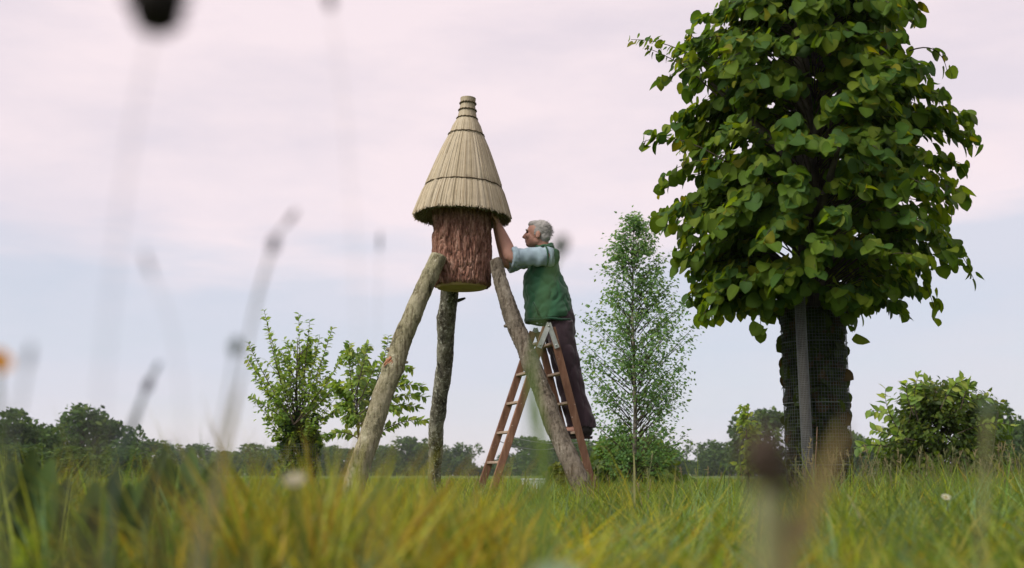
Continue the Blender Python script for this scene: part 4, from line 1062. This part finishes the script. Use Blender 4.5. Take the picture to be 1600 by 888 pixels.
# seeding grass stalks standing above the sward, mostly at the right
def stalks(name, x, y, h, label, seed, hd=0.05, pal=((0.30, 0.26, 0.14), (0.22, 0.24, 0.11))):
    rg = np.random.default_rng(seed); b_ = MB(); P = []; cs = []
    for i in range(len(x)):
        l = rg.normal(0, 0.12, 2); z_ = float(ground_z(np.array(x[i]), np.array(y[i])))
        pts = [Vector((x[i] + l[0] * h[i] * t * t, y[i] + l[1] * h[i] * t * t, z_ + h[i] * t)) for t in (0, 0.35, 0.7, 1)]
        b_.tube(pts, [0.0024, 0.0021, 0.0018, 0.0013], 4, False)
        tp, dr = pts[-1], (pts[-1] - pts[-2]).normalized()
        for k in range(9):
            q = tp - dr * hd * (k / 9); sd_ = Vector(rg.normal(0, 1, 3)) * 0.007 * (0.4 + k / 9)
            b_.tube([q, q + sd_ * 1.6 + dr * 0.012], [0.0034, 0.0010], 4, False)
    me = b_.mesh(name); a_ = me.color_attributes.new('col', 'FLOAT_COLOR', 'POINT')
    c4 = np.ones((len(me.vertices), 4), np.float32); c4[:, :3] = np.array(pal)[np.arange(len(me.vertices)) // 88 % len(pal)]
    a_.data.foreach_set('color', c4.ravel())
    return tag(link(name, me, None, M['stem']), label, 'grass', None, 'stuff')
n = 420; uu = rg.uniform(0.24, 0.50, n); yy = rg.uniform(6.5, 12, n)
stalks('seeding_grass', uu * yy, yy, rg.uniform(0.26, 0.50, n), 'thin seeding grass stalks below the broad bush at right', 3)
n = 150; uu = rg.uniform(-0.45, 0.27, n); yy = rg.uniform(5, 12, n)
stalks('seeding_grass', uu * yy, yy, rg.uniform(0.18, 0.36, n), 'scattered short seeding grass stalks round the hive and ladder', 4)

# ------------------------------------------------------------------ single plants close to the lens
def colmesh(me, c_):
    a_ = me.color_attributes.new('col', 'FLOAT_COLOR', 'POINT')
    a_.data.foreach_set('color', np.tile([*c_, 1], (len(me.vertices), 1)).astype(np.float32).ravel()); return me
def to_ground(p, q, frac=1.0):
    """continues the line p->q down to the ground"""
    d = q - p
    if d.z > -1e-4: d.z = -0.3
    t = (p.z + 0.01) / -d.z
    e_ = p + d * t
    return e_
def plantain(pts_px, Yd, head_len, head_r, label, stem_r=0.0016, head_col=(0.05, 0.035, 0.025), stem_col=(0.10, 0.12, 0.05), name='plantain_stem', group=None, dy=0.0):
    P = [at(px, py, Yd + dy * i) for i, (px, py) in enumerate(pts_px)]
    foot = Vector((P[-1].x + (P[-1].x - P[-2].x) * 0.3, P[-1].y, 0)); foot.z = float(ground_z(np.array(foot.x), np.array(foot.y)))
    if P[-1].z > 0.02: P.append(foot)
    t_ = empty(name, P[-1], label, 'meadow plant', group)
    q = sm([tuple(p) for p in P], 6)
    b_ = MB(); b_.tube([Vector(x) for x in q], stem_r, 7)
    link('stem', colmesh(b_.mesh('stem'), stem_col), t_, M['stem'])
    d = (P[0] - P[1]).normalized(); hb = MB(); n_ = 12
    pts = [P[0] + d * head_len * (i / n_) for i in range(n_ + 1)]
    hb.tube(pts, [head_r * max(0.12, math.sin(math.pi * (0.12 + 0.83 * i / n_)) ** 0.6) for i in range(n_ + 1)], 10)
    x_ = d.orthogonal().normalized(); y_ = d.cross(x_)
    for k in range(60):     # florets
        f = random.random(); a_ = random.uniform(0, 6.283); o_ = x_ * math.cos(a_) + y_ * math.sin(a_); c_ = P[0] + d * head_len * f
        r_ = head_r * max(0.3, math.sin(math.pi * (0.12 + 0.83 * f)) ** 0.6)
        hb.tube([c_ + o_ * r_ * 0.8, c_ + o_ * r_ * 1.25 + d * head_len * 0.04], [head_r * 0.16, head_r * 0.05], 4)
    link('seed_head', colmesh(hb.mesh('seed_head'), head_col), t_, M['stem'])
    return t_
def blade_plant(pts_px, Yd, width, col_, label, name='grass_blade', dy=0.0, fold=0.25, face=(0.2, -1, 0.2)):
    P = [at(px, py, Yd + dy * i) for i, (px, py) in enumerate(pts_px)]
    if P[-1].z > 0.02: P.append(Vector((P[-1].x + (P[-1].x - P[-2].x) * 0.3, P[-1].y, float(ground_z(np.array(P[-1].x), np.array(P[-1].y))))))
    q = [Vector(x) for x in sm([tuple(p) for p in P], 8)]; m_ = len(q); V = []; Fc = []
    for i, p in enumerate(q):
        t = i / (m_ - 1); d = (q[min(i + 1, m_ - 1)] - q[max(i - 1, 0)]).normalized()
        n_ = Vector(face); n_ = (n_ - d * n_.dot(d)).normalized(); s_ = d.cross(n_)
        wd = width * 0.5 * min(1, (t * 3.2) ** 0.7) * (1 - 0.35 * max(0, t - 0.5))
        V += [p - s_ * wd + n_ * wd * fold, p, p + s_ * wd + n_ * wd * fold]
    for i in range(m_ - 1):
        a_ = 3 * i; Fc += [(a_, a_ + 1, a_ + 4, a_ + 3), (a_ + 1, a_ + 2, a_ + 5, a_ + 4)]
    me = np_mesh(name, np.array([tuple(v) for v in V]), [np.array(Fc)], np.tile(col_, (len(V), 1)))
    o = link(name, me, None, M['grass']); tag(o, label, 'meadow plant'); return o
def flower(px, py, Yd, r, petal, centre, npet, label, name, stem_px, up=(0, -0.6, 0.8)):
    c_ = at(px, py, Yd); f = at(*stem_px, Yd); f.z = 0
    t_ = empty(name, f, label, 'flower')
    q = [Vector(x) for x in sm([tuple(c_), tuple(c_.lerp(f, 0.4) + Vector((0.01, 0, 0))), tuple(f)], 6)]
    link('stem', colmesh(MB().tube(q, 0.0015, 6).mesh('stem'), (0.10, 0.14, 0.05)), t_, M['stem'])
    u_ = Vector(up).normalized(); x_ = u_.orthogonal().normalized(); y_ = u_.cross(x_)
    for k in range(npet):
        a_ = 2 * math.pi * k / npet; d = x_ * math.cos(a_) + y_ * math.sin(a_); s_ = u_.cross(d)
        V = []; 
        for (tt, ww, zz) in ((0.15, 0.06, 0), (0.6, 0.30, 0.10), (0.9, 0.24, 0.22), (1.0, 0.08, 0.26)):
            V += [c_ + d * r * tt - s_ * r * ww + u_ * r * zz, c_ + d * r * tt + u_ * r * (zz - 0.03), c_ + d * r * tt + s_ * r * ww + u_ * r * zz]
        Fc = [q2 for i in range(3) for q2 in ((3 * i, 3 * i + 1, 3 * i + 4, 3 * i + 3), (3 * i + 1, 3 * i + 2, 3 * i + 5, 3 * i + 4))]
        link('petal', np_mesh('petal', np.array([tuple(v) for v in V]), [np.array(Fc)], np.tile(petal, (12, 1))), t_, M['grass'])
    link('flower_centre', colmesh(MB().ball(c_ + u_ * r * 0.05, r * 0.28, 10, 6).mesh('flower_centre'), centre), t_, M['stem'])
    return t_
plantain([(238, 48), (200, 250), (160, 600), (150, 900)], 0.42, 0.026, 0.0105, 'big dark blurred seed head hanging in at the top left corner', 0.0003, (0.012, 0.009, 0.008), (0.25, 0.26, 0.25))
plantain([(424, 395), (395, 500), (356, 690), (318, 870)], 0.66, 0.011, 0.0028, 'blurred plantain head on a tall slanting stem left of the hive', 0.00045, (0.05, 0.045, 0.04), (0.30, 0.29, 0.2))
plantain([(448, 350), (432, 372), (400, 470), (372, 620), (330, 880)], 0.70, 0.011, 0.0017, 'faint topmost blurred head above the tall slanting stem left of the hive', 0.0008, (0.12, 0.13, 0.12), (0.22, 0.22, 0.15))
blade_plant([(372, 600), (355, 680), (335, 780), (305, 900)], 0.62, 0.0035, (0.32, 0.28, 0.15), 'tall straw-coloured blurred blade crossing the grass left of the yellow tuft')
plantain([(226, 614), (215, 640), (205, 665), (180, 760)], 0.80, 0.012, 0.0028, 'small dark blurred head with a side sprig at lower left', 0.0013, (0.03, 0.035, 0.04), (0.10, 0.14, 0.13))
plantain([(240, 585), (228, 610), (206, 680), (176, 800)], 0.82, 0.010, 0.0016, 'thin greenish sprig leaning over the small dark head at lower left', 0.0012, (0.09, 0.14, 0.13), (0.10, 0.15, 0.13))
plantain([(42, 575), (30, 640), (10, 760)], 0.55, 0.012, 0.0016, 'faint blurred grass head beside the orange flower', 0.0007, (0.22, 0.25, 0.26), (0.25, 0.28, 0.26))
plantain([(365, 556), (350, 640), (320, 800)], 0.7, 0.012, 0.0036, 'pale blurred bluish head low beside the guarded young tree', 0.0006, (0.24, 0.29, 0.30), (0.2, 0.24, 0.2))
plantain([(238, 432), (270, 520), (290, 700), (300, 860)], 0.55, 0.014, 0.0012, 'faint slanting grass head in the open sky at left', 0.00025, (0.30, 0.30, 0.33), (0.45, 0.45, 0.45))
plantain([(593, 392), (590, 520), (600, 720), (605, 860)], 0.90, 0.016, 0.0012, 'small faint upright grass head in the sky left of the straw roof', 0.0002, (0.16, 0.17, 0.17), (0.45, 0.45, 0.40))
plantain([(517, 14), (540, 200), (560, 500), (575, 850)], 0.55, 0.010, 0.0024, 'small dark blurred speck of a grass head at the top edge', 0.0002, (0.10, 0.10, 0.11), (0.55, 0.52, 0.5))
plantain([(872, 398), (850, 470), (835, 560), (826, 660), (818, 860)], 0.72, 0.013, 0.0046, 'blurred green grass head beside the back of the man', 0.0012, (0.07, 0.11, 0.075), (0.16, 0.26, 0.10))
blade_plant([(838, 520), (830, 600), (846, 700), (850, 900)], 0.75, 0.007, (0.15, 0.24, 0.07), 'blurred green blade crossing the brown pole leg')
plantain([(1192, 760), (1192, 800), (1190, 900)], 0.36, 0.018, 0.0070, 'broad brown blurred seed head left of the lime trunk', 0.0024, (0.10, 0.072, 0.055), (0.42, 0.42, 0.24))
plantain([(1225, 775), (1215, 830), (1210, 900)], 0.36, 0.008, 0.0048, 'small brown blurred seed head beside the foot of the broad brown one', 0.0016, (0.12, 0.09, 0.07), (0.30, 0.32, 0.18))
blade_plant([(1322, 655), (1290, 730), (1250, 840), (1232, 900)], 0.45, 0.008, (0.26, 0.21, 0.13), 'blurred pale brown stalk slanting across the lime trunk')
plantain([(1543, 652), (1540, 720), (1537, 800), (1533, 900)], 0.70, 0.010, 0.0042, 'tall pale blurred stem with a soft green head at right', 0.0017, (0.16, 0.22, 0.13), (0.30, 0.31, 0.15))
blade_plant([(1318, 765), (1340, 800), (1356, 840), (1362, 900)], 3.2, 0.012, (0.36, 0.38, 0.22), 'pale arching grass stem right of the lime trunk')
blade_plant([(990, 705), (991, 740), (991, 790), (992, 830)], 7.2, 0.014, (0.40, 0.40, 0.24), 'single pale upright stem below the birch')
plantain([(1018, 720), (1012, 760), (1008, 820)], 7.4, 0.05, 0.006, 'thin grass head beside the pale upright stem below the birch', 0.0022, (0.22, 0.24, 0.12), (0.22, 0.26, 0.12))
plantain([(1276, 690), (1274, 740), (1280, 790), (1282, 830)], 7.9, 0.10, 0.005, 'dry reddish twig standing before the lime trunk', 0.004, (0.22, 0.15, 0.10), (0.24, 0.17, 0.12))
plantain([(1558, 655), (1550, 720), (1545, 800)], 8.8, 0.06, 0.008, 'tall thin grass head by the right end of the broad bush', 0.003, (0.20, 0.21, 0.13), (0.20, 0.22, 0.12))
flower(-4, 566, 0.60, 0.0075, (0.75, 0.36, 0.01), (0.45, 0.16, 0.01), 10, 'blurred orange yellow flower at the left edge', 'yellow_flower', (-30, 900), (0.6, -0.6, 0.5))
flower(460, 752, 0.95, 0.009, (0.50, 0.48, 0.40), (0.55, 0.50, 0.35), 12, 'pale blurred flower at the left end of the yellow tuft', 'white_flower', (462, 1000))
flower(1478, 778, 3.4, 0.014, (0.75, 0.74, 0.70), (0.55, 0.45, 0.15), 12, 'small white flower low in the grass at right', 'white_flower', (1480, 900))
flower(866, 908, 0.55, 0.012, (0.30, 0.42, 0.32), (0.30, 0.38, 0.25), 14, 'pale blurred flower cut by the bottom edge', 'white_flower', (866, 1150), (0, -0.35, 0.9))
# dark docks and folded leaves at the lower left
def dock(px, py, Yd, ls, label, cols_, seed):
    rg = random.Random(seed); f = at(px, py, Yd); f.z = float(ground_z(np.array(f.x), np.array(f.y)))
    t_ = empty('dock_plant', f, label, 'plant')
    for (tx, ty, wd, ci) in ls:
        tip = at(tx, ty, Yd + rg.uniform(-0.05, 0.05)); c_ = f.lerp(tip, 0.5) + Vector((0, 0, 0.06)); V = []; Fc = []
        for i in range(11):
            t = i / 10; p = f * (1 - t) ** 2 + c_ * 2 * t * (1 - t) + tip * t * t
            d = ((c_ - f) * (1 - t) + (tip - c_) * t).normalized(); n_ = Vector((rg.uniform(-.1, .1), -1, 0.7)); n_ = (n_ - d * n_.dot(d)).normalized(); s_ = d.cross(n_)
            ww = wd * (0.10 + math.sin(math.pi * max(0, (t - 0.25) / 0.75)) ** 0.8 * 0.5 if t > 0.25 else 0.10)
            V += [p - s_ * ww + n_ * ww * 0.5, p, p + s_ * ww + n_ * ww * 0.4]
        for i in range(10): a_ = 3 * i; Fc += [(a_, a_ + 1, a_ + 4, a_ + 3), (a_ + 1, a_ + 2, a_ + 5, a_ + 4)]
        link('leaf', np_mesh('leaf', np.array([tuple(v) for v in V]), [np.array(Fc)], np.tile(cols_[ci], (len(V), 1))), t_, M['grass'])
dc = [(0.045, 0.075, 0.03), (0.10, 0.17, 0.07), (0.09, 0.075, 0.04)]
dock(172, 860, 1.6, [(150, 752, 0.045, 1), (182, 733, 0.03, 0), (205, 755, 0.03, 0), (240, 735, 0.035, 1), (265, 690, 0.018, 0), (150, 790, 0.035, 0)], 'leafy dock with folded pale green leaf at lower left', dc, 1)
dock(300, 830, 2.3, [(262, 716, 0.05, 0), (300, 700, 0.04, 1), (335, 722, 0.045, 0), (352, 745, 0.04, 1), (280, 745, 0.05, 0)], 'broad-leaved weed standing between the leafy dock and the yellow tuft', dc, 7)
dock(48, 850, 1.9, [(20, 720, 0.045, 0), (52, 700, 0.035, 0), (84, 716, 0.045, 1), (110, 748, 0.04, 0), (40, 752, 0.05, 0)], 'broad-leaved dark weed left of the leafy dock', dc, 8)
dock(120, 1050, 0.40, [(105, 690, 0.004, 2), (150, 668, 0.0035, 2)], 'dark brownish blurred leaves rising at the left edge', dc, 2)
dock(245, 1050, 0.48, [(240, 700, 0.005, 2), (275, 690, 0.003, 0)], 'brownish green blurred leaves beside the leafy dock, nearer the lens', dc, 3)

# ------------------------------------------------------------------ thin summer haze
hz = MB()
xs, ys, zs = (-560, 560), (-560, 560), (-1.0, 26.0)
hz.v = [Vector((x_, y_, z_)) for z_ in zs for y_ in ys for x_ in xs]
hz.f = [(0, 2, 3, 1), (4, 5, 7, 6), (0, 1, 5, 4), (2, 6, 7, 3), (0, 4, 6, 2), (1, 3, 7, 5)]
hm = bpy.data.materials.new('haze'); hm.use_nodes = True; ht = hm.node_tree; ht.nodes.clear()
ho = ht.nodes.new('ShaderNodeOutputMaterial'); hv = ht.nodes.new('ShaderNodeVolumePrincipled')
hv.inputs['Color'].default_value = (0.86, 0.92, 1.0, 1); hv.inputs['Density'].default_value = 0.00025; hv.inputs['Anisotropy'].default_value = 0.2
ht.links.new(hv.outputs[0], ho.inputs['Volume'])
ho_ = hz.build('haze', hm, None, False); tag(ho_, 'thin pale summer haze over the field', None, None, 'stuff')
